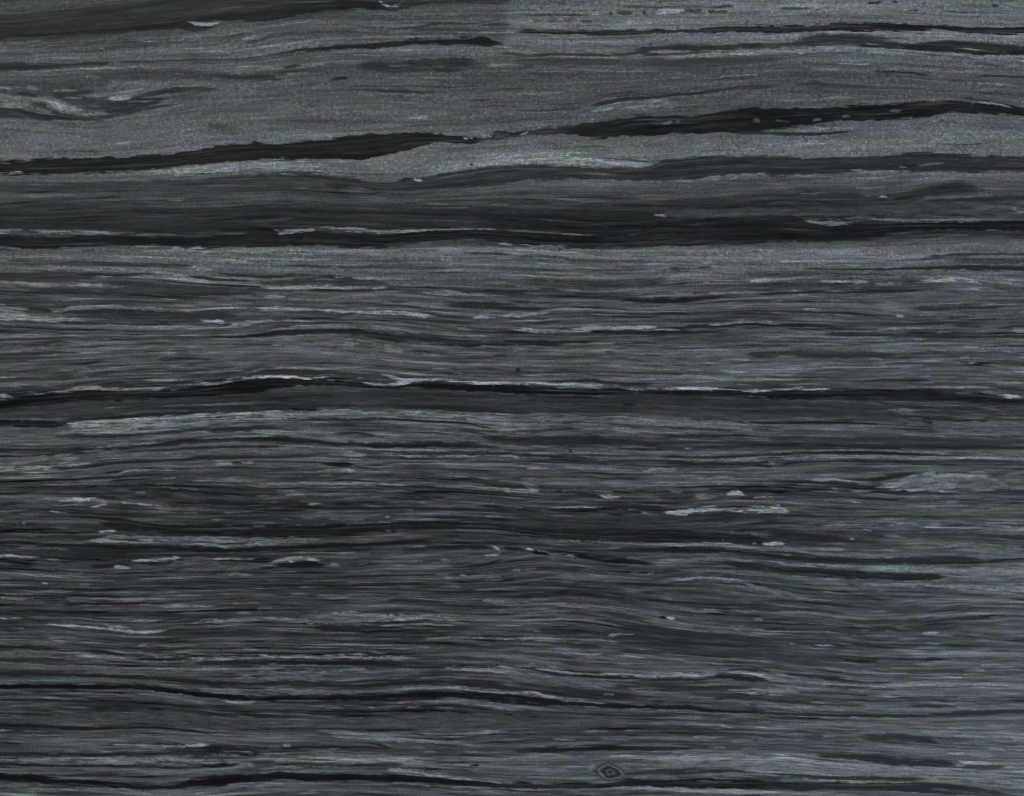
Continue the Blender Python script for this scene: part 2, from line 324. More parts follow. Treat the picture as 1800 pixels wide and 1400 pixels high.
# right middle
S(94, 12, F(150,30,46, 300,40,30, 420,38,14))
S(40, 5, F(850,70,5, 950,68,7, 1100,68,8, 1250,60,14, 1450,60,20, 1792,62,16))
S(120, 4, F(440,128,7, 500,124,12, 565,120,6))
S(112, 5, F(780,125,9, 900,128,12, 1025,128,11))
S(92, 5, F(1100,135,10, 1200,135,8))
S(126, 5, F(1270,128,12, 1400,122,16, 1460,115,22, 1530,122,14, 1582,138,6))
S(40, 4, F(480,188,6, 700,183,6, 900,174,8, 1100,174,8))
S(36, 4, F(120,345,12, 300,348,10, 430,334,7, 560,344,10, 650,345,10, 722,355,8))
S(108, 4, F(240,340,5, 340,332,8, 430,322,12, 520,325,12, 592,335,8))
S(106, 4, F(690,265,6, 750,262,8, 792,265,5))
S(108, 5, F(1158,295,10, 1178,295,15, 1202,293,10))
S(100, 5, F(1050,365,10, 1120,360,14, 1242,362,8))
S(100, 5, F(60,600,10, 200,592,12, 280,602,14, 400,610,10, 600,606,7))
S(96, 5, F(1450,530,10, 1550,530,8))
S(96, 5, F(1650,545,8, 1720,550,10, 1792,552,8))
S(108, 4, F(0,360,12, 60,362,10, 110,365,6))
S(46, 8, F(400,490,10, 550,480,30, 800,490,20, 1150,490,14))
S(46, 8, F(1250,260,16, 1500,250,16, 1700,250,14))
S(44, 8, F(800,382,14, 1000,385,16, 1250,395,18, 1500,400,20, 1792,395,14))
# lower left
S(32, 9, G(480,55,16, 600,70,38, 750,75,30, 900,85,30, 1100,85,44, 1300,90,40, 1500,90,40, 1792,90,40), J(0,85,40, 200,75,44, 400,70,36, 600,65,34, 750,75,28, 900,85,28, 1000,100,32, 1150,118,36, 1300,125,38, 1500,125,42, 1792,130,46), K(0,132,54, 200,140,46, 350,142,26, 600,140,20))
S(42, 14, K(500,135,30, 700,140,34, 900,148,28, 1100,150,18))
S(112, 4, G(480,97,5, 510,98,8, 560,95,5))
S(90, 7, G(400,150,8, 520,138,26, 700,128,24, 900,128,24, 1100,135,30, 1250,140,30, 1400,140,24, 1600,135,16))
S(44, 13, G(0,200,20, 250,212,36, 500,208,48, 800,205,40, 1000,205,30, 1300,205,30))
S(30, 6, G(150,175,7, 300,168,12, 450,165,18, 600,175,20, 750,172,18, 850,178,24, 1000,188,22, 1150,192,18, 1300,182,18, 1450,175,16, 1600,170,18, 1792,165,14), J(0,162,18, 200,160,16, 350,152,16, 500,145,8))
S(68, 14, G(500,285,20, 900,265,54, 1200,262,40, 1320,265,16))
S(110, 4, G(0,218,14, 150,225,10, 250,232,8, 335,240,7))
S(116, 4, G(640,240,6, 760,240,10, 830,235,14, 888,224,9))
S(112, 4, G(1040,235,6, 1130,230,10, 1222,235,6))
S(112, 5, G(1310,255,5, 1370,240,18, 1450,235,24, 1530,232,16, 1572,240,6))
S(26, 5, G(1335,262,10, 1420,263,20, 1500,258,28, 1612,262,12))
S(116, 4, G(1615,262,6, 1645,260,9, 1672,260,6))
S(108, 4, G(555,270,5, 580,267,14, 645,275,7))
S(122, 3, G(208,350,6, 222,352,14, 236,354,6))
S(90, 5, G(1060,305,9, 1130,305,14, 1252,312,10))
S(40, 5, G(300,455,8, 500,455,12, 700,450,8))
S(98, 4, G(560,440,8, 640,438,11, 722,438,8))
S(98, 4, G(800,470,6, 920,462,10, 1050,462,8))
S(112, 4, G(20,522,6, 70,522,11, 112,525,6))
S(86, 4, G(0,425,8, 150,430,6))
S(120, 4, G(220,552,6, 350,562,8, 500,575,10, 600,585,10, 640,595,14, 720,590,10, 832,582,6))
S(110, 4, G(500,555,5, 600,565,8, 645,578,8))
S(98, 4, G(580,530,8, 650,540,8, 800,530,9))
S(88, 9, G(900,550,10, 1100,535,16, 1300,525,24, 1500,540,24, 1792,550,20))
S(88, 7, G(1500,495,14, 1792,500,20), J(0,497,20, 150,497,14))
S(100, 8, J(0,522,40, 100,518,48, 250,520,38, 400,525,28, 500,530,16, 660,532,8))
S(40, 7, G(1530,570,14, 1792,575,28), J(0,577,28, 150,572,18, 300,547,8, 450,540,6))
S(98, 4, G(1600,595,6, 1792,597,6), J(0,597,6, 150,598,5))
S(98, 4, J(200,560,6, 450,552,8, 615,562,6))
S(82, 8, G(0,690,28, 150,690,20, 300,690,10))
S(104, 5, G(400,712,14, 500,712,12, 602,715,8))
S(98, 4, G(690,712,6, 850,716,7))
S(106, 6, G(900,715,8, 1050,725,14, 1150,718,12, 1300,715,14, 1500,715,16, 1792,715,24), J(0,712,24, 200,718,20, 420,720,12))
S(40, 7, G(950,745,16, 1300,740,24, 1792,740,20), J(0,740,22, 200,742,22, 380,750,12))
S(92, 7, G(1050,778,10, 1200,772,18, 1400,770,14, 1600,772,10))
S(88, 7, G(1150,800,14, 1400,805,10, 1792,800,12))
S(42, 5, G(0,795,12, 300,800,14, 600,808,14, 750,815,14, 900,830,16, 1100,845,16, 1400,850,12))
S(27, 5, G(0,860,12, 200,860,16, 500,860,20, 700,862,20, 850,880,20, 950,895,22, 1050,908,24, 1150,915,24, 1300,918,22, 1500,915,22, 1792,918,22), J(0,918,22, 200,915,20, 400,900,24, 550,895,26, 700,905,34, 850,912,36, 950,920,34, 1050,930,26, 1150,945,16, 1300,950,14, 1500,960,20, 1792,965,20), K(0,960,22, 150,965,20, 300,975,16))
S(38, 6, K(250,972,18, 500,985,14, 700,998,12, 900,1005,10, 1100,1005,10, 1300,1005,14, 1500,990,16, 1792,980,12))
S(108, 4, G(1085,928,6, 1200,936,8, 1285,932,6))
S(106, 5, J(300,880,8, 450,862,14, 600,865,12, 750,885,14, 900,895,12, 1000,888,16, 1030,900,18, 1060,910,12, 1150,920,10, 1250,935,8, 1350,942,6))
S(82, 8, J(450,935,14, 600,930,20, 750,950,20, 900,965,20, 1200,970,20))
S(40, 5, G(0,1050,12, 200,1060,14, 450,1070,12, 600,1055,8, 750,1058,8, 900,1075,12, 1000,1085,8))
S(64, 16, G(0,1020,40, 400,1015,50, 800,1010,50, 1100,1045,60, 1500,1050,50, 1792,1050,40), J(0,1020,50, 400,1020,70, 800,1030,80, 1200,1035,60, 1500,1040,40))
S(38, 8, G(1000,1165,26, 1150,1175,40, 1300,1195,20))
S(114, 4, G(550,1145,6, 650,1145,14, 732,1145,9))
S(116, 4, G(775,1150,10, 900,1150,14, 1028,1148,9))
S(38, 5, G(0,1195,12, 200,1195,14, 400,1200,12, 600,1195,10))
S(94, 7, G(0,1220,30, 200,1222,36, 400,1225,36, 550,1230,40, 700,1220,30, 900,1215,24, 1100,1215,20))
S(102, 6, G(1100,1232,10, 1200,1245,18, 1255,1246,12))
S(110, 7, G(1350,1225,18, 1500,1215,24, 1650,1215,42, 1792,1220,36), J(0,1218,34, 150,1215,30, 300,1218,24, 460,1232,12))
S(36, 4, G(0,1240,8, 150,1248,10, 350,1250,10, 600,1250,6))
S(38, 4, G(700,1250,6, 850,1260,8, 1000,1255,10, 1150,1240,9))
S(88, 6, G(1300,1262,10, 1500,1255,14, 1792,1258,14), J(0,1258,12, 200,1255,8))
S(30, 9, G(0,1300,36, 150,1312,36, 300,1330,28, 500,1335,26, 700,1355,20, 850,1355,16, 950,1340,38, 1050,1322,56, 1150,1318,42))
S(31, 8, G(1050,1318,30, 1150,1315,34, 1300,1305,36, 1500,1305,34, 1792,1305,36), J(0,1305,34, 200,1310,32, 400,1315,36, 550,1325,30, 700,1340,24, 850,1350,18, 1000,1355,16, 1200,1355,20, 1350,1350,20, 1450,1335,28, 1600,1340,40, 1792,1342,40), K(0,1340,36, 200,1335,40, 400,1340,44))
S(36, 10, K(350,1340,44, 600,1345,40, 900,1355,30, 1200,1362,30, 1500,1385,20))
S(92, 5, G(0,1345,10, 250,1365,10, 500,1372,9, 700,1380,8, 900,1370,8))
S(96, 5, J(400,1345,6, 600,1355,8, 800,1362,8))
S(118, 5, J(1400,1360,10, 1500,1355,14, 1650,1360,14, 1792,1368,12), K(0,1365,12, 200,1370,14, 400,1380,14, 600,1385,10))
# lower middle
S(36, 5, J(480,175,10, 650,175,12, 795,175,10))
S(120, 4, J(795,165,5, 825,178,10, 835,195,14, 838,205,8))
S(116, 4, J(780,216,6, 815,212,9, 840,205,6))
S(34, 5, J(850,180,12, 900,180,14, 955,182,11))
S(118, 4, J(968,180,12, 990,185,15, 1012,195,6))
S(24, 4, J(998,195,12, 1040,203,16, 1082,210,10))
S(112, 4, J(1162,214,10, 1185,218,16, 1202,222,9))
S(30, 6, J(1205,222,24, 1260,230,22, 1350,240,20, 1450,245,28, 1550,255,20, 1605,265,9))
S(98, 5, J(540,232,8, 580,240,14, 625,250,8))
S(90, 5, J(140,255,6, 250,245,10, 400,240,12, 510,247,8))
S(40, 4, J(660,268,6, 760,258,8, 850,235,6))
S(132, 4, J(636,314,7, 655,314,14, 676,319,6))
S(90, 5, J(895,290,12, 915,288,18, 940,288,10))
S(40, 7, J(850,425,14, 1000,420,16, 1090,418,12))
S(98, 4, J(750,438,10, 862,440,10))
S(84, 5, J(880,485,7, 1000,480,10, 1085,475,6))
S(82, 5, J(1200,450,7, 1350,470,10, 1500,490,10, 1650,505,10, 1792,530,6))
S(24, 4, J(1622,520,9, 1640,521,16, 1656,523,14))
S(176, 3, J(1652,520,12, 1675,525,18, 1702,528,8))
S(102, 5, J(510,620,6, 700,618,8, 830,625,8, 1000,625,10, 1150,632,12, 1320,632,16, 1452,640,8))
S(108, 4, J(1365,610,8, 1440,602,12, 1502,605,8))
S(96, 4, J(1480,672,8, 1562,678,6))
S(90, 5, J(928,685,8, 970,690,15, 1002,682,6))
S(50, 24, J(1400,560,60, 1600,620,100, 1792,640,100), K(0,630,120, 300,660,110, 600,680,60))
S(104, 7, J(530,780,10, 620,770,20, 750,772,24, 850,775,26, 960,792,26))
S(86, 14, J(850,800,36, 1000,815,40, 1200,840,40, 1400,850,30))
S(34, 4, J(950,760,5, 1050,785,8, 1150,800,10, 1300,808,8, 1450,820,10, 1792,822,10), K(0,825,9, 200,825,11))
S(112, 5, J(1000,775,6, 1150,790,6, 1300,798,8, 1450,805,14, 1600,803,24, 1792,800,20), K(0,805,22, 150,800,18, 300,790,10))
S(44, 8, J(0,860,28, 200,850,28, 400,835,24, 560,825,18))
S(42, 7, J(580,830,16, 750,850,30, 870,862,18))
S(44, 16, J(1100,880,46, 1300,900,46, 1500,900,24))
S(96, 7, J(0,1095,24, 150,1110,24, 300,1118,24, 420,1125,16, 550,1138,10, 692,1145,8))
S(128, 4, J(585,1095,9, 680,1090,12, 740,1085,18, 780,1080,14, 825,1085,6))
S(34, 5, J(960,1182,9, 1200,1168,16, 1400,1158,20, 1600,1165,14, 1792,1165,8))
S(94, 5, J(850,1205,9, 930,1210,14, 1050,1212,14, 1200,1208,12))
S(112, 5, J(1380,1205,9, 1540,1208,18, 1600,1212,12, 1792,1208,16))
S(88, 5, J(860,1262,8, 930,1262,16, 1100,1268,8))
S(112, 6, J(280,1270,14, 330,1270,26, 400,1285,20, 500,1300,12, 650,1312,12, 730,1325,8, 842,1335,8))
S(86, 8, J(1540,1250,24, 1792,1245,30))
S(90, 4, J(1240,1290,5, 1300,1262,6, 1350,1238,7, 1400,1240,6, 1450,1262,6, 1500,1275,5))
S(86, 4, J(1260,1310,5, 1330,1322,6, 1380,1328,6, 1440,1312,5))
# lower right
S(102, 5, K(0,158,14, 200,158,16, 350,165,16, 450,178,12, 565,195,8))
S(122, 4, K(498,158,8, 540,158,16, 570,160,20, 614,158,8))
S(90, 6, K(580,190,14, 700,185,20, 850,185,16, 935,188,8))
S(100, 4, K(790,70,6, 1000,65,6, 1200,60,7, 1400,65,10, 1600,72,12, 1792,78,14))
S(34, 6, K(0,190,28, 150,190,24, 300,190,18, 450,205,14, 600,225,18, 800,240,24, 1000,242,20, 1300,250,16, 1600,250,12))
S(86, 10, K(1100,185,10, 1300,180,16, 1450,165,28, 1600,190,56, 1750,210,60, 1792,215,50))
S(36, 4, K(1560,250,8, 1680,238,10, 1792,230,8))
S(98, 7, K(0,238,16, 200,232,14, 350,235,14, 500,248,12, 650,262,18, 850,270,24, 1000,280,28, 1150,282,32, 1300,290,28, 1500,300,36, 1650,310,44, 1792,300,30))
S(32, 6, K(320,255,20, 400,265,24, 540,275,14, 600,290,20, 700,295,36, 850,300,36, 1000,312,30, 1200,320,30, 1410,318,22))
S(98, 5, K(20,332,8, 130,328,16, 280,328,14, 405,345,12))
S(96, 6, K(420,355,10, 500,375,20, 645,398,9))
S(98, 5, K(950,358,10, 1040,362,16, 1200,362,10, 1400,370,10, 1600,380,12, 1792,390,10))
S(94, 5, K(80,480,6, 200,490,8, 420,490,10, 600,502,6))
S(86, 6, K(1050,530,8, 1250,520,10, 1385,512,8))
S(44, 5, K(880,535,8, 1000,542,10, 1150,530,7))
S(92, 6, K(220,570,14, 350,575,18, 500,590,14, 655,600,12))
S(102, 4, K(1290,600,9, 1340,597,14, 1378,597,8))
S(112, 4, K(638,645,5, 660,647,7, 684,648,5))
S(106, 4, K(758,655,6, 800,656,9, 834,657,7))
S(40, 5, K(330,775,6, 450,772,8, 560,790,6))
S(36, 6, K(150,830,9, 300,812,18, 400,815,28, 470,825,20, 555,835,8))
S(118, 4, K(300,790,8, 400,790,10, 480,800,14, 550,820,22, 610,826,10))
S(106, 4, K(590,826,9, 700,838,8, 850,850,8, 1000,860,8, 1100,858,7, 1400,850,6, 1792,852,6))
S(44, 7, K(600,795,12, 750,810,20, 960,835,10))
S(90, 12, K(350,880,34, 500,885,38, 700,875,28, 900,880,14))
S(90, 6, K(380,940,14, 500,945,20, 700,960,20, 900,968,14, 1200,968,10, 1500,965,10, 1792,950,12))
S(42, 5, K(300,910,12, 450,915,14, 600,935,14, 760,945,10))
S(44, 5, K(1220,955,14, 1300,952,12, 1410,960,10))
S(102, 4, K(20,1008,8, 120,1008,11, 210,1010,6))
S(94, 5, K(920,1080,9, 1050,1088,20, 1112,1088,10))
S(98, 4, K(1150,1078,6, 1300,1082,8, 1385,1092,6))
S(94, 4, K(800,1105,8, 940,1105,8))
S(106, 4, K(1400,1098,7, 1550,1102,8, 1792,1112,8))
S(98, 5, K(1500,1070,8, 1650,1058,14, 1700,1065,20, 1760,1080,12))
S(48, 10, K(980,1105,16, 1150,1110,30, 1350,1130,30))
S(102, 4, K(160,1110,8, 220,1112,11, 285,1114,7))
S(40, 9, K(760,1195,14, 950,1205,24, 1100,1220,30, 1250,1230,30, 1460,1250,26))
S(98, 10, K(0,1245,38, 200,1245,48, 400,1250,48, 600,1265,48, 800,1275,42, 1000,1285,42, 1300,1290,38, 1500,1300,46, 1700,1315,56, 1792,1325,64))
S(118, 4, K(0,1210,12, 200,1210,14, 350,1215,12, 500,1215,10, 640,1215,16, 750,1228,12, 850,1238,10, 1050,1250,8, 1200,1265,8, 1400,1280,8))
S(38, 6, K(0,1290,20, 200,1280,20, 360,1275,14))
S(46, 6, K(500,1310,14, 700,1310,14, 900,1312,16, 1100,1312,14, 1300,1320,10))
S(102, 5, K(560,1325,10, 800,1325,10, 1000,1330,10, 1300,1335,8))
S(134, 4, K(1462,1222,8, 1490,1232,24, 1560,1235,14, 1705,1238,8))
# ---- second look, closer: (tone, softness, window, x, y, thickness, ...)
def close(col, row, rows_):
    w = window(450 * col, 350 * row, 4.0)
    for r in rows_:
        S(r[0], r[1] * 0.7, w(*r[2:]))


close(0, 0, [
    (50, 20, 330,650,50, 480,690,80, 620,730,90, 760,740,90, 900,740,50), (46, 10, 0,800,40, 100,790,40, 200,810,30),
    (60, 8, 730,345,24, 860,330,30, 1000,335,20, 1150,320,10), (108, 6, 1290,345,8, 1450,342,8), (105, 6, 690,345,10, 740,340,14),
    (45, 12, 750,760,80, 900,750,70, 1050,730,50, 1170,700,20), (44, 8, 100,660,16, 190,660,24, 270,680,14),
    (42, 8, 250,735,20, 330,745,30), (48, 8, 1050,680,20, 1150,650,36, 1230,635,40, 1350,625,20, 1550,632,8),
    (108, 6, 180,620,20, 265,625,18), (95, 6, 0,620,20, 100,625,14), (92, 6, 370,640,10, 560,635,16), (100, 6, 750,665,10, 860,660,12),
    (130, 6, 750,700,16, 860,690,28, 930,680,16), (112, 6, 0,665,30, 100,685,18, 200,690,10),
    (132, 6, 230,700,14, 320,700,24, 400,745,34, 470,765,30, 580,780,14), (108, 8, 30,740,30, 130,740,40, 200,745,20),
    (105, 6, 240,740,10, 280,780,20, 340,800,20, 360,790,8), (90, 6, 640,795,16, 700,790,14, 740,770,10),
    (96, 5, 430,690,12, 500,690,18, 590,690,10), (88, 5, 610,745,10, 660,750,14, 720,755,10), (92, 5, 800,690,8, 880,672,10, 960,660,8),
    (85, 6, 800,735,10, 900,715,8, 1100,715,14, 1250,700,12), (88, 6, 1040,775,8, 1200,755,10, 1300,730,8),
    (68, 30, 1450,880,40, 1560,900,50, 1680,910,30)])
close(1, 0, [
    (64, 8, 480,220,8, 700,225,10, 850,238,10, 1000,245,10), (46, 6, 1130,185,8, 1250,172,14, 1350,165,14, 1480,172,16, 1580,155,10, 1700,148,8),
    (48, 6, 1550,185,8, 1660,172,14, 1800,172,12), (56, 8, 1080,215,12, 1250,208,14, 1450,210,16, 1650,215,12),
    (48, 6, 180,480,12, 240,470,14, 330,460,10), (46, 6, 120,515,10, 240,505,14, 380,490,10), (90, 6, 50,530,8, 250,520,8, 350,510,6),
    (52, 8, 0,560,20, 200,555,14), (36, 5, 540,560,8, 600,550,6, 630,548,12, 650,558,8), (58, 6, 700,555,6, 900,552,6),
    (68, 40, 1400,560,60, 1600,540,110, 1800,540,110),
    (48, 16, 700,470,60, 820,460,60, 940,480,50, 1100,495,30, 1200,495,20), (46, 14, 1000,440,20, 1100,450,40, 1250,445,50, 1400,440,60, 1560,440,60),
    (90, 6, 920,460,10, 1000,465,8, 1100,455,8), (38, 6, 1240,490,10, 1320,495,16, 1400,500,10), (85, 6, 1230,470,8, 1330,472,8),
    (44, 6, 800,645,8, 950,640,12, 1050,645,16, 1110,645,12, 1180,665,10), (45, 4, 1500,1160,8, 1515,1160,14, 1530,1160,8),
    (50, 5, 60,1225,8, 200,1212,8, 400,1215,8, 530,1225,8), (100, 5, 160,1224,8, 300,1232,8), (38, 8, 980,1280,16, 1050,1265,24, 1120,1260,20)])
close(2, 0, [
    (56, 6, 740,48,10, 1000,50,8, 1200,45,10, 1400,50,8), (66, 7, 1440,55,14, 1500,48,24, 1560,45,14),
    (130, 8, 1010,85,30, 1080,80,40, 1160,82,36, 1190,75,16), (105, 6, 550,100,10, 600,95,20, 650,75,12),
    (66, 7, 1210,75,20, 1240,78,24, 1262,80,14), (66, 7, 1280,75,24, 1310,78,28, 1337,72,14), (60, 6, 1385,80,20, 1410,90,18),
    (66, 7, 1440,85,20, 1480,85,28, 1520,80,14), (66, 7, 750,90,16, 790,92,22, 840,88,14), (55, 5, 685,95,24, 710,98,14), (55, 5, 918,90,24, 944,95,14),
    (62, 6, 50,108,8, 300,106,10, 540,108,8), (100, 14, 790,170,10, 900,150,40, 980,140,30), (58, 6, 490,155,12, 560,155,12),
    (54, 16, 900,430,50, 1100,435,40, 1300,425,30, 1500,410,20), (56, 18, 0,440,50, 300,430,40, 600,440,40, 800,440,20),
    (52, 6, 860,360,10, 920,345,16, 1050,340,12, 1200,330,12), (100, 6, 960,370,14, 1040,368,20, 1120,362,14, 1200,355,10),
    (45, 8, 1200,350,30, 1350,345,30, 1480,340,30, 1600,325,40, 1800,320,40), (46, 6, 900,385,16, 1050,385,12, 1200,380,10, 1400,365,12),
    (95, 6, 640,405,10, 850,420,10), (106, 6, 1080,405,10, 1280,400,14, 1450,385,20, 1600,375,24, 1800,370,28),
    (105, 12, 550,785,14, 580,780,24, 640,760,30, 750,745,40), (44, 6, 560,740,20, 620,725,30, 680,725,20, 720,705,10, 850,695,12, 1000,690,8, 1120,665,14, 1300,660,10, 1450,640,10, 1530,625,16, 1650,605,12, 1800,605,8),
    (112, 10, 0,1140,40, 150,1130,50, 300,1140,40, 500,1130,40, 650,1130,40, 850,1160,30, 1000,1165,20), (80, 5, 640,1222,12, 670,1222,8)])
close(3, 0, [
    (55, 6, 80,62,14, 160,60,16, 300,60,10), (42, 5, 700,28,8, 760,22,12, 800,12,8), (48, 5, 875,12,14, 912,12,12), (58, 5, 980,75,10, 1060,75,8),
    (48, 5, 1575,40,14, 1622,42,8), (70, 6, 1200,80,8, 1400,90,8, 1700,95,8), (52, 12, 1200,300,30, 1400,310,40, 1600,320,40, 1800,350,40),
    (42, 8, 940,325,30, 1100,330,30, 1250,345,16, 1400,360,12, 1550,370,16, 1700,375,20, 1800,370,16), (52, 8, 240,595,10, 340,580,20, 420,605,10),
    (92, 8, 20,915,14, 200,920,16, 500,905,16, 650,890,10), (42, 5, 0,935,14, 150,940,18, 330,948,16, 450,940,12, 600,925,8),
    (64, 5, 1180,1015,6, 1360,1018,10, 1550,1012,6), (102, 30, 100,1020,60, 400,1000,50), (100, 14, 1040,1000,20, 1180,1000,20), (98, 20, 1540,980,30, 1700,985,20),
    (75, 6, 1060,1165,8, 1120,1160,12, 1210,1150,8), (98, 5, 595,1195,6, 640,1205,10, 800,1218,8), (70, 5, 920,1172,8, 980,1178,6)])
close(0, 1, [
    (96, 6, 0,240,22, 200,238,22, 350,235,24, 550,240,18, 750,240,14, 830,255,10), (75, 6, 900,260,8, 1100,245,10, 1250,250,8), (46, 8, 150,290,10, 350,300,8),
    (110, 5, 0,340,14, 40,345,10), (95, 5, 70,352,10, 150,350,8), (45, 5, 20,357,10, 140,362,8),
    (108, 6, 900,345,20, 960,340,20, 1050,330,16, 1150,330,12), (105, 5, 1080,370,10, 1130,360,10), (108, 5, 1190,345,10, 1260,345,18, 1310,365,8),
    (106, 5, 1330,350,10, 1380,340,12, 1420,335,6), (120, 4, 1380,370,6, 1470,375,7), (105, 6, 1580,375,12, 1650,355,14, 1750,355,16),
    (90, 8, 300,490,20, 480,485,24, 640,495,24, 665,500,14), (96, 8, 720,495,14, 900,505,24, 1100,505,30, 1280,530,24),
    (45, 6, 560,535,14, 700,530,14, 860,540,10, 940,540,6), (44, 6, 1280,540,8, 1400,550,14, 1550,572,20, 1800,580,20),
    (98, 5, 1380,525,6, 1500,545,10, 1620,555,12, 1800,558,12), (105, 5, 1260,572,8, 1370,580,14, 1500,585,8),
    (100, 6, 0,580,20, 40,590,14, 200,592,16, 400,600,18, 550,605,14, 720,610,8), (92, 5, 780,620,10, 880,615,10), (44, 5, 1080,660,8, 1300,668,8, 1500,665,8, 1800,660,6),
    (80, 6, 1400,685,10, 1600,680,10, 1800,680,8), (90, 16, 0,785,50, 100,790,56, 180,800,36), (114, 6, 0,840,20, 150,835,30, 300,845,24, 400,855,14),
    (44, 6, 180,770,16, 280,780,24, 380,790,16), (46, 10, 430,800,20, 600,800,24, 720,785,30, 900,790,40, 1100,800,30),
    (98, 8, 430,780,10, 520,765,30, 600,765,30, 680,760,20), (98, 8, 750,755,16, 850,755,24, 900,770,10), (110, 5, 980,770,10, 1080,775,16, 1200,780,14, 1350,785,16),
    (108, 5, 1400,775,6, 1500,770,10, 1600,765,8, 1800,762,8), (100, 6, 420,850,14, 500,845,20, 570,850,16, 640,850,8),
    (138, 5, 1400,850,8, 1430,855,14, 1472,860,8), (138, 5, 1490,865,14, 1530,860,20, 1582,860,14), (110, 6, 1620,880,20, 1700,885,24, 1762,885,14),
    (100, 4, 750,880,6, 820,890,7, 850,893,5), (102, 4, 940,908,6, 1020,900,9, 1160,890,6), (42, 5, 420,867,10, 600,872,8), (42, 5, 900,880,8, 1050,880,12, 1200,875,8),
    (90, 5, 1530,960,8, 1700,957,8), (38, 5, 1480,972,6, 1700,970,9, 1800,968,12), (52, 6, 0,1095,10, 150,1085,10, 300,1080,14, 450,1070,8),
    (84, 18, 0,1050,40, 200,1045,40, 300,1040,20, 500,1035,30, 700,1025,24), (46, 6, 1080,1135,14, 1180,1115,14, 1350,1128,12, 1520,1130,8),
    (105, 6, 560,1190,10, 620,1195,20, 650,1195,8), (95, 5, 585,1250,10, 620,1255,6), (92, 8, 50,1305,14, 180,1300,20, 280,1310,10, 350,1312,8),
    (88, 5, 860,1280,8, 940,1285,10), (106, 5, 1000,1275,10, 1200,1275,10, 1440,1280,8), (46, 5, 400,1330,8, 550,1305,8, 730,1275,6),
    (46, 6, 1000,1300,10, 1250,1295,14, 1380,1290,8), (102, 5, 500,1335,14, 650,1320,16, 720,1322,8),
    (104, 5, 300,1365,10, 550,1340,10, 700,1340,12, 900,1337,16, 1100,1337,16, 1200,1320,8), (114, 5, 1260,1312,6, 1400,1300,14, 1500,1305,12, 1600,1285,10, 1700,1270,8),
    (98, 5, 1560,1275,10, 1680,1250,14, 1740,1250,8), (90, 6, 1380,1218,10, 1560,1212,12, 1720,1205,8)])
close(1, 1, [
    (112, 5, 150,248,8, 250,240,10, 330,235,8), (57, 12, 900,325,24, 1050,322,22, 1200,312,18), (46, 8, 1480,382,8, 1650,385,10, 1800,390,10), (105, 5, 1700,310,10, 1800,325,14),
    (54, 8, 150,480,14, 250,470,18, 350,468,20, 420,480,16, 560,480,10, 800,475,10, 1000,480,8, 1200,490,10, 1400,485,10),
    (90, 12, 0,490,40, 150,500,40, 300,505,24), (90, 8, 440,500,20, 560,500,30, 620,500,16), (46, 6, 0,545,20, 150,545,16, 300,535,12, 600,540,14),
    (96, 5, 100,562,10, 300,552,10, 450,550,8), (96, 4, 550,550,8, 620,552,8), (106, 5, 680,560,10, 780,555,20, 830,555,14), (100, 5, 860,560,8, 960,555,14, 1080,562,14, 1130,562,10), (100, 4, 1180,565,6, 1300,568,8),
    (53, 12, 0,590,24, 200,590,30, 450,580,24, 700,590,16), (95, 4, 30,620,10, 100,618,8), (40, 5, 370,637,7, 500,642,9, 650,648,11, 800,647,12, 880,642,8),
    (110, 5, 190,622,14, 400,620,20, 600,626,20, 680,630,16, 880,627,14, 940,622,8), (108, 5, 50,690,14, 120,690,16, 205,690,10),
    (46, 6, 1400,635,8, 1480,648,10, 1650,655,12, 1800,650,8), (98, 6, 1230,655,16, 1300,655,20, 1420,662,14, 1550,676,16, 1800,682,16),
    (42, 10, 1300,740,20, 1450,745,30, 1600,745,30, 1800,760,20), (100, 4, 850,738,6, 1000,735,8, 1150,750,8, 1400,768,8), (44, 4, 800,750,8, 1000,748,6, 1200,770,8),
    (112, 5, 0,765,14, 140,762,14, 280,775,10, 400,780,8), (110, 5, 440,785,10, 520,788,14, 620,795,14), (134, 5, 700,798,10, 850,795,14, 1000,800,18, 1100,800,12, 1180,815,10, 1280,828,10),
    (80, 5, 1380,800,10, 1500,790,8, 1700,795,8), (114, 5, 1520,835,14, 1580,828,16, 1640,825,10, 1682,840,10), (112, 5, 1730,825,10, 1800,820,14),
    (106, 5, 20,855,10, 130,860,16, 160,855,8), (98, 4, 180,850,6, 300,858,8, 420,862,8), (88, 8, 200,900,20, 400,898,18, 500,892,18, 600,890,14, 900,895,20, 1100,920,26),
    (88, 16, 100,1010,30, 300,1010,40), (96, 8, 600,1020,30, 720,1030,40, 800,1045,30, 950,1065,20, 1020,1065,14), (95, 6, 1150,1090,16, 1300,1105,16, 1380,1105,10), (85, 5, 1400,1100,10, 1600,1100,10, 1700,1098,8),
    (46, 8, 0,1215,20, 150,1208,16, 400,1225,18, 520,1230,10), (98, 5, 100,1195,10, 200,1185,14, 300,1188,16, 450,1195,10, 600,1200,8), (92, 5, 620,1185,8, 780,1180,10, 850,1185,8),
    (130, 5, 860,1230,10, 950,1240,16, 1000,1260,12, 1050,1275,14, 1100,1280,24, 1200,1272,12, 1300,1270,20, 1400,1285,14, 1500,1295,10, 1800,1292,12), (112, 5, 740,1290,8, 850,1300,12, 932,1310,8), (130, 5, 980,1300,20, 1040,1295,24, 1080,1285,20),
    (158, 4, 0,1258,24, 40,1258,12, 130,1248,14, 200,1252,16, 330,1255,16, 482,1258,13), (116, 4, 460,1235,8, 565,1238,8)])
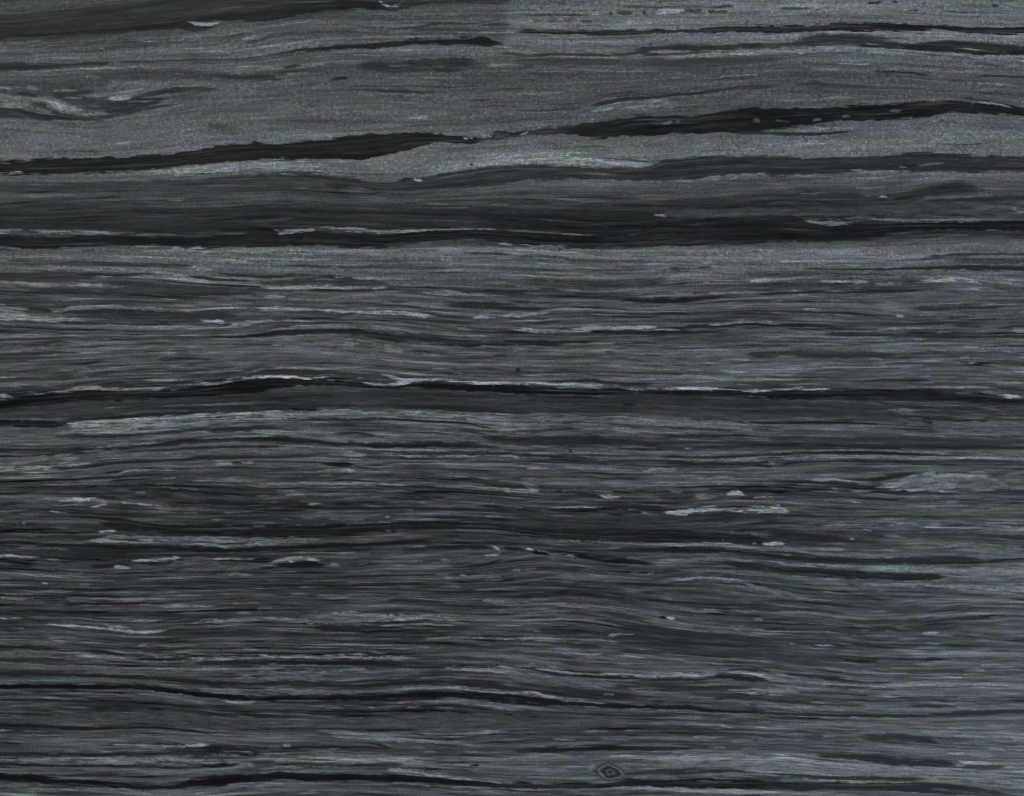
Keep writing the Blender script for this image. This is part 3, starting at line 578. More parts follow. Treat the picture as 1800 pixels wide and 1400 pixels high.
close(2, 1, [
    (58, 24, 1100,110,40, 1400,100,50, 1800,95,50), (120, 4, 1000,110,6, 1040,118,10, 1070,122,15, 1088,122,6), (86, 4, 340,243,6, 420,252,9, 502,252,8), (62, 5, 0,220,8, 150,230,6, 330,240,6), (58, 5, 800,260,6, 870,248,8, 930,235,6),
    (102, 8, 0,330,30, 150,335,20, 400,340,16), (62, 10, 0,400,14, 250,410,14, 450,430,16, 700,440,14, 1000,440,12), (54, 5, 400,490,6, 600,500,8, 850,500,8, 1000,495,6), (50, 5, 1110,490,14, 1180,485,14), (50, 5, 1300,485,8, 1400,478,8),
    (60, 16, 100,590,40, 400,600,60, 700,600,60, 1000,585,50, 1100,560,14), (45, 5, 520,615,7, 640,615,8, 800,605,6), (106, 5, 0,612,8, 100,622,12, 205,630,8),
    (35, 6, 750,715,14, 850,712,24, 960,715,16, 1050,725,20, 1200,710,24, 1350,695,20, 1500,690,10), (85, 4, 960,710,8, 1005,708,8), (92, 5, 760,688,6, 920,688,8, 1060,682,10), (98, 5, 1130,672,8, 1200,668,12, 1300,668,10), (88, 4, 1360,660,6, 1600,655,8),
    (92, 4, 1230,592,8, 1300,592,6), (116, 4, 1340,590,8, 1388,590,10), (126, 5, 1670,580,10, 1740,575,14, 1800,572,12),
    (110, 6, 0,825,20, 80,825,16, 150,805,14, 205,810,10), (88, 8, 160,830,16, 300,835,24), (102, 5, 200,790,8, 310,775,14, 450,775,10, 600,780,8, 740,788,8, 800,790,6),
    (40, 6, 600,945,8, 850,942,12, 1000,942,10, 1250,940,10, 1500,932,14), (110, 6, 0,920,14, 150,925,20, 300,925,16, 450,925,14, 560,918,16, 700,905,24, 850,910,24, 1000,915,24, 1100,915,14, 1180,915,8), (30, 4, 560,938,14, 600,932,20, 632,938,10),
    (42, 6, 1550,890,14, 1650,882,14, 1800,888,8), (102, 5, 1380,885,10, 1500,880,12, 1600,860,10, 1720,862,14, 1800,875,10),
    (37, 7, 0,1015,24, 200,1015,24, 350,1010,20, 600,1000,8), (44, 5, 650,1075,10, 720,1078,6), (46, 5, 700,1020,10, 850,1015,10, 1050,1015,8), (50, 5, 930,1095,6, 1050,1100,8),
    (92, 4, 200,1055,8, 380,1055,8), (88, 4, 250,1090,8, 360,1085,8), (92, 5, 400,1135,14, 620,1140,10), (88, 5, 720,1090,7, 820,1088,8), (88, 6, 680,1155,14, 850,1165,14, 930,1170,14), (92, 4, 1015,1030,8, 1072,1032,8), (84, 16, 0,1060,40, 120,1060,30),
    (34, 4, 28,1205,20, 42,1205,26, 56,1205,14), (92, 10, 1180,1250,16, 1320,1245,20, 1400,1245,14), (94, 10, 1420,1265,20, 1500,1270,24, 1600,1270,20, 1800,1265,20)])
close(3, 1, [
    (90, 8, 240,150,14, 350,160,24, 450,180,24, 560,165,20, 650,145,16, 800,145,16, 1000,155,14, 1200,150,10, 1500,138,10), (62, 6, 820,245,8, 950,240,12, 1020,235,8), (114, 6, 1710,75,10, 1760,88,20, 1800,88,16),
    (60, 18, 1300,430,30, 1500,440,40, 1800,440,40), (44, 6, 1100,405,10, 1200,408,14, 1300,395,14, 1500,390,14, 1800,388,14), (48, 8, 1020,490,10, 1200,485,14, 1400,475,16, 1600,480,20, 1800,490,24), (46, 5, 230,495,7, 500,495,7, 800,500,10, 900,495,8),
    (114, 5, 0,570,10, 40,572,12, 200,560,8, 280,558,8), (114, 5, 340,580,8, 450,580,14, 600,580,14, 720,582,10), (95, 6, 740,595,20, 850,595,14, 1000,590,8), (125, 6, 1060,580,14, 1200,578,16, 1300,572,28, 1400,572,26, 1460,580,14, 1502,605,8),
    (40, 6, 0,658,7, 400,658,8, 700,657,10, 900,647,16, 1100,640,20), (106, 4, 60,648,8, 250,648,8), (92, 4, 350,645,6, 700,640,8),
    (106, 4, 240,770,8, 375,775,10), (43, 5, 200,795,8, 400,800,10, 600,805,8, 800,830,8), (85, 6, 450,812,10, 600,825,10), (88, 4, 700,855,8, 800,855,6), (114, 5, 900,820,14, 930,820,24, 960,825,10), (92, 6, 1040,820,10, 1110,810,14, 1180,810,14, 1250,825,8),
    (38, 6, 100,885,16, 200,885,20, 330,890,14, 500,900,8), (102, 5, 0,875,14, 80,880,8), (44, 10, 400,950,24, 700,960,20, 900,945,10), (48, 8, 1000,770,10, 1250,765,14, 1500,770,14, 1700,745,14), (53, 12, 1300,890,20, 1500,890,20),
    (98, 5, 500,930,10, 750,928,10, 850,915,16, 900,920,14), (92, 4, 960,910,8, 1120,915,6), (94, 5, 1170,940,8, 1300,940,10), (94, 6, 1600,810,14, 1740,785,20, 1792,795,14), (92, 10, 1680,910,10, 1760,920,40, 1800,920,40),
    (90, 6, 380,995,14, 550,995,16, 650,1000,8), (84, 12, 0,1055,14, 200,1050,14, 600,1055,20, 800,1045,30, 950,1040,20, 1100,1050,10), (49, 12, 0,1085,24, 250,1085,30, 400,1085,30, 600,1090,24, 900,1095,16, 1150,1085,24),
    (94, 5, 800,1150,10, 900,1140,12, 1050,1130,20), (82, 10, 220,1180,20, 400,1185,24), (94, 5, 1300,1160,14, 1400,1160,14, 1482,1155,10), (88, 5, 1500,1165,8, 1700,1170,14),
    (120, 5, 0,1335,8, 100,1335,14, 200,1330,16, 300,1335,14, 442,1335,13), (90, 5, 1180,1320,8, 1400,1322,12, 1600,1325,8), (82, 6, 1000,1250,8, 1200,1255,10), (102, 4, 1500,1355,8, 1585,1360,10)])
close(0, 2, [
    (94, 8, 472,190,40, 520,200,66, 700,205,96, 900,195,98, 1100,180,80, 1300,166,78, 1500,150,80, 1800,130,66),
    (112, 10, 472,180,30, 560,176,30, 750,165,26, 1000,150,20, 1400,118,20, 1800,100,20), (140, 8, 468,180,24, 500,182,34, 560,180,24),
    (44, 12, 1200,80,30, 1500,75,20, 1800,70,20), (72, 4, 720,70,6, 850,58,8, 950,52,6), (78, 5, 1110,62,8, 1250,55,10, 1500,45,12, 1800,45,10),
    (72, 14, 0,240,50, 150,235,50, 350,240,50, 460,230,40), (82, 10, 0,275,30, 250,280,24, 320,275,10), (43, 6, 360,270,14, 500,275,20, 700,270,16, 880,265,14, 1000,270,8),
    (102, 4, 640,350,6, 830,340,8, 1000,325,10, 1080,312,10, 1200,302,10), (72, 5, 0,350,10, 300,350,10, 600,345,6), (45, 8, 1450,235,10, 1550,222,28, 1700,217,34, 1800,217,34), (88, 5, 1440,215,8, 1600,195,10, 1800,190,10),
    (42, 4, 700,385,6, 1000,375,8, 1250,360,8, 1500,345,8, 1800,340,8), (64, 5, 0,385,14, 200,385,12, 400,380,8),
    (84, 10, 0,440,46, 300,430,38, 600,412,36, 800,407,36, 950,397,34, 1150,392,30, 1400,382,28, 1700,372,28), (102, 7, 0,500,30, 120,495,24, 300,490,16, 450,470,20, 650,455,14), (43, 5, 350,497,14, 500,492,10, 700,467,12, 1000,447,10, 1300,432,8, 1700,414,8),
    (48, 8, 0,535,16, 200,530,10), (102, 4, 850,515,6, 930,505,8, 1030,508,10, 1100,510,6), (85, 4, 1150,505,6, 1220,505,6), (75, 5, 780,540,10, 830,545,10), (85, 4, 1480,460,8, 1550,458,6), (102, 4, 1590,460,10, 1642,462,8), (110, 5, 1700,452,12, 1772,452,14),
    (78, 8, 560,580,14, 700,575,16, 800,575,10), (84, 6, 1330,590,8, 1500,580,8, 1700,590,14, 1800,605,14), (36, 10, 1050,665,20, 1150,645,20, 1300,650,16, 1450,665,16, 1600,680,14), (80, 4, 1190,630,6, 1260,640,6), (72, 4, 1080,605,8, 1220,605,8),
    (37, 10, 1150,740,20, 1400,740,20, 1640,730,16), (60, 8, 1200,690,16, 1330,690,12), (42, 10, 560,690,20, 750,700,20, 900,715,10),
    (130, 5, 390,720,8, 480,720,18, 620,712,16, 720,715,14, 772,725,6), (102, 4, 850,735,8, 920,740,8), (98, 4, 960,745,6, 1060,748,10, 1130,760,8, 1200,768,6), (66, 4, 1200,770,6, 1450,768,6), (112, 4, 630,765,8, 690,755,10, 760,745,6), (102, 5, 340,795,8, 420,805,12, 482,812,6),
    (88, 5, 0,855,10, 60,855,10), (95, 4, 108,882,10, 118,886,16, 130,890,8), (90, 4, 160,886,10, 170,880,16, 182,876,10), (72, 8, 880,850,14, 1000,855,20, 1180,850,14), (84, 5, 1280,805,10, 1400,808,12), (86, 6, 1560,805,10, 1620,805,14, 1700,800,14), (88, 4, 1480,855,8, 1600,852,8),
    (36, 10, 700,880,40, 900,885,50, 1050,915,40, 1250,920,40, 1500,920,56, 1800,905,56), (112, 5, 690,940,8, 740,938,14, 822,935,6),
    (84, 8, 630,1000,20, 720,990,34, 900,985,38, 1100,985,42, 1300,1000,38, 1500,1000,32, 1800,1000,32), (102, 5, 680,1010,14, 900,1015,14, 1150,1015,14, 1240,1015,8), (100, 5, 1290,1022,10, 1450,1030,14, 1600,1040,14, 1800,1030,18),
    (31, 6, 180,1032,8, 500,1032,10, 650,1047,24, 850,1052,24, 1100,1050,22, 1300,1064,26, 1500,1072,28, 1800,1067,18), (76, 6, 180,970,10, 260,965,14, 350,965,8), (80, 5, 110,1052,8, 290,1055,10, 470,1058,6),
    (110, 4, 0,1108,14, 150,1118,12, 300,1128,10, 430,1140,8), (62, 20, 200,1170,50, 500,1180,50, 700,1200,40), (38, 6, 960,1165,14, 1100,1162,24, 1230,1147,20), (118, 5, 920,1145,8, 1050,1140,12, 1150,1132,16, 1220,1125,24, 1268,1120,12),
    (97, 5, 800,1195,14, 820,1185,24, 850,1195,14, 920,1200,8), (66, 20, 1260,1170,40, 1500,1180,50, 1800,1190,40), (110, 4, 1490,1130,8, 1650,1125,16, 1720,1130,10, 1800,1130,8), (72, 4, 1330,1120,8, 1450,1122,8), (40, 4, 1500,1145,8, 1800,1145,8),
    (90, 6, 1510,1240,14, 1620,1240,20, 1700,1240,18, 1800,1245,10), (75, 5, 470,1238,10, 600,1235,10), (104, 4, 300,1298,10, 315,1303,18, 332,1306,8)])
close(1, 2, [
    (44, 8, 0,60,30, 250,55,24, 500,55,24, 720,50,20), (41, 8, 1000,70,20, 1300,70,30, 1500,80,30, 1800,95,20),
    (97, 9, 0,112,46, 300,112,46, 600,115,56, 850,112,54, 1100,125,48, 1400,137,46, 1700,152,46, 1800,160,46),
    (41, 4, 400,155,8, 600,155,8, 820,142,10, 950,150,10, 1150,160,12, 1400,172,10, 1600,185,10, 1660,190,6), (92, 5, 800,170,8, 950,172,12, 1200,178,10), (88, 4, 400,165,8, 500,168,8), (98, 5, 1400,200,8, 1600,215,12, 1720,222,12, 1800,222,10), (45, 5, 1400,217,8, 1550,232,8, 1700,240,8),
    (45, 8, 540,250,14, 700,245,20, 850,265,16), (84, 8, 540,285,16, 700,290,30, 860,300,16), (37, 7, 0,285,20, 200,295,20, 400,310,20, 600,318,20, 800,330,24, 1000,335,30, 1300,327,38, 1400,335,30, 1700,345,20),
    (86, 5, 800,365,10, 1000,360,12, 1250,362,12, 1500,370,8, 1800,375,8), (106, 4, 900,405,6, 1000,405,8, 1120,408,10), (112, 4, 1250,405,8, 1350,405,10, 1500,407,10, 1620,410,8), (112, 4, 1700,408,7, 1780,405,14),
    (42, 4, 650,370,6, 750,385,8, 900,393,8, 1100,396,8, 1400,393,8, 1800,396,8), (44, 4, 0,345,8, 130,345,10), (46, 5, 0,412,10, 200,408,10, 430,412,8), (76, 14, 0,380,40, 200,375,40, 400,380,24),
    (33, 7, 440,455,14, 560,465,20, 680,460,16), (123, 5, 460,505,8, 540,512,18, 600,515,20, 650,508,20, 722,520,10), (46, 5, 680,480,8, 780,495,8, 900,515,6),
    (96, 6, 0,605,14, 150,605,20, 300,602,28, 400,602,24, 550,605,14, 700,605,14, 900,605,8, 1150,610,8), (84, 4, 1260,622,8, 1450,630,8), (94, 6, 1560,630,8, 1700,635,16, 1800,645,24), (42, 5, 1150,622,8, 1300,635,10, 1450,642,8),
    (85, 4, 800,692,8, 900,692,8), (88, 5, 1100,695,10, 1250,690,10), (97, 5, 1120,735,14, 1200,735,20, 1262,730,10), (37, 5, 900,705,8, 1100,710,12, 1270,715,8), (94, 4, 360,748,10, 472,745,12), (80, 4, 100,732,10, 170,732,8), (85, 5, 1040,790,10, 1110,790,14), (80, 4, 0,690,8, 100,685,10), (80, 5, 1600,830,10, 1740,832,14),
    (108, 4, 905,832,10, 925,835,20, 945,832,8), (94, 4, 840,875,8, 960,875,10), (85, 6, 580,860,8, 650,855,20, 780,845,10), (94, 5, 160,850,8, 230,850,14, 270,855,8), (94, 5, 260,885,8, 330,900,10, 420,898,8), (80, 5, 1050,858,8, 1180,852,10, 1300,850,8),
    (32, 10, 0,920,56, 250,925,56, 450,930,56, 700,915,48, 1000,900,38, 1300,895,28, 1600,905,22, 1800,910,18),
    (90, 6, 0,1015,30, 100,1020,20, 190,1015,14), (80, 5, 220,1005,14, 400,1000,14), (75, 5, 1470,930,8, 1700,935,12, 1800,940,10),
    (35, 6, 0,1060,14, 300,1050,14, 500,1040,16, 800,1030,14, 1050,1020,14, 1300,1015,8), (37, 6, 1150,1057,10, 1350,1047,14, 1500,1043,20, 1680,1056,14), (84, 5, 1060,1045,10, 1150,1042,14, 1200,1040,8),
    (118, 5, 1660,1055,10, 1700,1060,20, 1722,1075,16), (106, 5, 1600,1110,8, 1660,1105,14, 1702,1095,14), (102, 6, 100,1150,14, 160,1155,20, 280,1135,36, 380,1130,20, 450,1150,8), (28, 6, 130,1172,14, 250,1173,20, 400,1172,30, 502,1181,14), (110, 4, 520,1165,10, 582,1170,10),
    (84, 6, 710,1170,10, 740,1165,12, 830,1152,14, 1000,1145,14, 1200,1140,10), (86, 6, 1220,1160,10, 1300,1165,20, 1380,1150,14), (84, 5, 1300,1130,14, 1362,1130,10), (106, 4, 1460,1182,8, 1492,1182,10), (42, 5, 1350,1190,8, 1550,1185,8, 1650,1165,8),
    (110, 4, 1430,1245,10, 1460,1248,24, 1488,1255,10), (78, 5, 1260,1245,8, 1350,1240,10), (74, 4, 1270,1330,8, 1450,1325,10), (78, 5, 430,1385,10, 560,1385,8)])
close(2, 2, [
    (35, 5, 775,45,10, 830,48,13, 872,52,6), (84, 12, 0,165,74, 200,165,74, 450,155,64, 700,155,56, 1000,167,46, 1250,187,46, 1500,212,44, 1700,222,36), (41, 4, 300,180,6, 500,172,8, 700,182,8, 1000,200,10, 1200,212,10, 1400,222,10, 1600,230,8),
    (98, 6, 700,210,16, 800,225,24, 892,240,14), (84, 5, 308,240,14, 352,240,12), (45, 6, 0,235,10, 200,230,10, 400,215,10, 520,215,8), (82, 8, 1200,240,16, 1350,240,24, 1500,250,14),
    (46, 16, 1000,335,40, 1400,330,40, 1800,335,40), (41, 6, 1050,270,14, 1200,272,14, 1350,268,14, 1550,262,8), (84, 5, 1050,295,10, 1250,298,10, 1500,300,8), (44, 8, 130,315,20, 250,320,24, 400,325,24), (44, 10, 450,295,20, 600,300,40, 750,310,30, 900,315,30), (37, 5, 700,352,10, 900,357,14, 1100,362,14),
    (78, 8, 430,377,14, 600,374,20, 700,372,14, 1000,390,14), (40, 4, 398,365,16, 412,372,24, 428,376,12), (37, 4, 0,402,8, 200,410,8, 400,420,8, 600,424,6), (102, 6, 0,417,22, 52,420,14), (97, 4, 150,418,10, 272,420,10), (84, 4, 470,412,8, 700,420,8, 920,427,8),
    (35, 4, 1000,408,6, 1200,415,8, 1400,420,10, 1500,412,8, 1800,402,8), (82, 5, 1250,385,8, 1500,385,10, 1800,380,10), (88, 7, 1200,440,14, 1400,440,16, 1500,440,20, 1650,430,20, 1800,440,14), (41, 5, 1150,462,10, 1500,467,10, 1700,462,10, 1800,472,8),
    (110, 5, 100,495,10, 170,495,20, 202,500,10), (94, 4, 240,500,8, 332,505,8), (90, 4, 360,480,14, 402,478,10), (94, 4, 400,503,10, 500,495,12, 600,495,8), (84, 4, 640,500,6, 780,510,8), (106, 4, 918,512,10, 967,515,10), (102, 5, 950,495,8, 1090,500,16, 1168,490,10),
    (84, 10, 100,590,20, 140,600,40, 190,620,30), (90, 6, 240,595,10, 380,600,16, 452,605,8), (76, 6, 500,575,14, 600,578,16, 700,572,10), (100, 6, 0,650,24, 80,655,20, 150,650,36, 182,650,18), (90, 6, 420,640,14, 600,650,10, 720,658,10), (86, 4, 800,635,8, 912,630,8), (92, 4, 920,608,8, 1100,605,8, 1350,608,8), (106, 4, 1430,602,10, 1492,605,12), (42, 5, 298,650,10, 362,650,10),
    (42, 8, 430,680,20, 550,685,30, 640,702,16), (40, 10, 1010,700,20, 1200,702,20, 1280,692,10), (115, 5, 610,685,8, 650,690,20, 700,695,28, 747,695,13), (80, 8, 1110,655,20, 1200,660,20), (80, 8, 1270,690,14, 1400,690,24, 1450,690,14), (115, 6, 1500,680,14, 1560,670,40, 1600,665,44, 1642,685,13), (98, 5, 1695,700,10, 1800,695,14),
    (37, 6, 640,765,12, 850,765,14, 1100,770,16), (106, 4, 230,768,8, 400,768,10, 540,765,12, 610,770,18, 642,772,8), (84, 5, 700,785,8, 900,785,10), (98, 5, 900,800,8, 960,815,10, 1042,825,10), (36, 6, 828,800,14, 880,802,16, 912,806,8),
    (46, 26, 0,850,60, 300,870,80, 700,880,90, 1100,880,80, 1500,870,60, 1800,860,50), (132, 6, 1060,805,12, 1130,808,40, 1200,805,40, 1280,790,26, 1332,785,20), (112, 6, 1330,780,20, 1482,775,18), (106, 6, 1480,785,14, 1560,785,28, 1622,790,13), (120, 7, 1660,790,16, 1740,790,40, 1800,780,40),
    (66, 4, 350,860,8, 450,865,8), (80, 5, 1420,900,8, 1520,890,8, 1700,875,10), (84, 4, 1525,942,10, 1562,942,8),
    (31, 9, 0,925,24, 200,945,28, 400,960,32, 600,968,34, 800,970,42, 1200,970,38, 1500,985,38, 1800,1000,44), (90, 6, 250,990,8, 450,1002,10, 650,1017,16, 850,1022,18, 1100,1027,18, 1300,1030,18, 1450,1030,18, 1600,1042,18, 1800,1072,12), (84, 4, 1478,996,16, 1492,990,10), (102, 4, 1688,1022,10, 1722,1022,8), (118, 5, 1770,1020,20, 1800,1028,24),
    (44, 5, 380,1042,8, 600,1047,8), (33, 6, 700,1067,16, 900,1067,24, 1200,1067,24, 1450,1072,22, 1650,1082,14), (113, 4, 90,1065,10, 130,1060,24, 152,1070,12), (24, 4, 130,1085,14, 190,1089,24, 262,1101,13), (107, 4, 170,1070,8, 230,1078,8, 262,1090,6), (102, 5, 380,1110,14, 410,1108,28, 442,1118,13), (29, 5, 440,1105,20, 480,1115,30, 560,1130,24, 622,1136,13), (31, 7, 620,1150,20, 750,1150,40, 880,1155,36, 982,1166,13),
    (82, 7, 1000,1140,10, 1200,1145,16, 1400,1130,16, 1650,1130,10), (76, 6, 950,1110,14, 1200,1105,16, 1500,1105,10), (86, 7, 1000,1180,20, 1080,1175,20, 1150,1180,10), (38, 6, 1430,1152,8, 1550,1162,20, 1800,1167,10), (40, 6, 1600,1190,16, 1800,1190,14), (44, 8, 1050,1210,20, 1200,1215,14),
    (74, 6, 830,1220,14, 900,1225,16), (98, 5, 948,1242,14, 978,1236,26, 1003,1225,12), (94, 7, 1060,1275,10, 1200,1270,14, 1350,1265,16, 1450,1275,24, 1600,1280,24, 1652,1290,12), (84, 9, 1640,1300,16, 1720,1330,30, 1800,1340,30), (76, 5, 380,1260,8, 540,1275,10), (76, 5, 1300,1345,8, 1500,1360,8, 1640,1380,8), (84, 4, 1018,1365,14, 1052,1368,10)])
close(3, 2, [
    (84, 4, 820,82,8, 930,88,10, 1080,92,8), (82, 4, 980,140,8, 1100,142,10), (41, 5, 1080,165,10, 1162,170,14), (76, 24, 1150,200,80, 1400,215,100, 1600,215,100, 1800,220,90), (80, 12, 0,210,46, 150,205,46, 400,210,28, 600,200,24, 800,225,22, 1000,240,18, 1100,240,10), (84, 6, 1350,260,14, 1600,260,16, 1800,258,16),
    (52, 16, 0,285,36, 400,290,46, 800,295,44, 1200,305,44, 1500,312,36, 1800,312,28), (33, 5, 1150,347,6, 1400,349,10, 1600,347,8),
    (86, 5, 0,387,12, 150,382,10, 300,372,8, 500,368,8, 700,371,10), (35, 5, 0,405,10, 180,398,8, 350,387,6, 600,384,12, 800,387,20, 1000,397,14, 1200,400,12), (39, 5, 700,352,12, 950,354,12), (90, 5, 800,367,8, 1000,377,14, 1200,390,12, 1322,396,8),
    (92, 7, 0,430,20, 150,421,28, 300,417,28, 500,417,20, 700,417,20, 850,421,20, 1100,426,22), (106, 5, 1250,425,10, 1450,416,14, 1600,421,14, 1800,430,14), (39, 5, 50,468,10, 200,451,12, 400,441,8, 800,449,8, 1100,446,6), (47, 5, 1300,447,6, 1500,442,10, 1800,452,8), (82, 6, 0,455,14, 52,460,13),
    (80, 16, 1350,600,80, 1600,605,70, 1800,600,54), (37, 8, 700,572,24, 800,572,24, 900,550,20, 1062,526,10), (43, 7, 180,577,16, 350,597,14, 550,597,16, 680,622,16), (94, 6, 240,572,8, 360,575,14, 500,575,10, 650,595,14, 762,605,13), (94, 6, 430,635,14, 600,640,18, 700,660,14, 812,675,8),
    (88, 10, 750,630,10, 850,625,36, 950,597,76, 1100,588,112, 1300,592,112, 1342,600,70), (115, 6, 960,552,10, 1080,532,20, 1200,541,24, 1350,546,20, 1450,549,12, 1582,550,8), (115, 6, 800,634,14, 950,641,20, 1150,642,20, 1302,642,22), (41, 6, 820,664,20, 950,673,20, 1200,668,10, 1332,668,8), (94, 4, 1168,695,14, 1217,690,10),
    (102, 4, 590,730,10, 652,738,8), (106, 4, 0,695,14, 37,695,13), (120, 7, 0,785,60, 80,790,50, 130,800,36, 162,800,13), (70, 8, 180,775,24, 240,770,14), (74, 4, 600,790,6, 680,795,6), (76, 8, 1200,800,20, 1440,800,16),
    (80, 4, 370,900,8, 560,880,8), (82, 4, 460,912,8, 552,905,8), (92, 4, 668,920,10, 732,935,10), (78, 5, 800,915,10, 870,910,10), (78, 5, 780,890,8, 950,880,8, 1150,880,10, 1300,890,8), (97, 6, 1420,900,10, 1550,895,12, 1650,905,20, 1800,908,20),
    (48, 18, 900,960,30, 1200,970,40, 1500,975,40, 1800,990,56), (41, 16, 0,960,56, 300,975,56, 600,1010,30), (123, 5, 0,1030,30, 50,1025,20, 80,1015,24, 117,1025,13), (102, 4, 573,990,8, 607,992,14),
    (92, 8, 20,1080,10, 150,1065,30, 300,1065,40, 450,1062,24, 572,1068,12), (83, 7, 300,1095,20, 600,1105,16, 900,1108,14, 1100,1110,10), (83, 16, 1450,1060,60, 1550,1070,80, 1700,1080,70, 1800,1080,40), (92, 6, 800,1065,10, 1000,1062,12, 1150,1055,10, 1300,1045,20, 1400,1035,20, 1472,1012,10), (80, 6, 960,1020,8, 1200,1020,14),
    (39, 8, 0,1110,24, 200,1130,24, 500,1140,30, 800,1145,38, 1100,1140,38, 1400,1140,38, 1542,1150,22), (35, 4, 1540,1150,8, 1680,1138,10, 1800,1128,8), (92, 8, 0,1157,20, 200,1167,20, 400,1182,24, 600,1196,34, 800,1202,38, 1050,1206,38, 1300,1202,34), (93, 10, 1300,1215,38, 1500,1210,46, 1700,1215,38, 1800,1200,28), (89, 9, 1300,1252,36, 1550,1257,34, 1800,1252,28),
    (33, 8, 0,1188,20, 150,1198,24, 300,1208,30, 500,1238,38, 700,1243,46, 900,1257,46, 1100,1262,38, 1272,1257,20), (76, 6, 0,1235,16, 100,1250,14, 200,1275,10), (83, 6, 150,1300,14, 400,1305,14, 600,1305,16), (102, 5, 620,1315,10, 730,1318,20, 782,1315,10), (94, 5, 850,1310,10, 1100,1310,10, 1300,1325,10, 1500,1340,12, 1752,1355,13), (98, 4, 1695,1328,10, 1800,1332,10), (98, 5, 0,1360,10, 100,1365,14, 172,1368,8)])
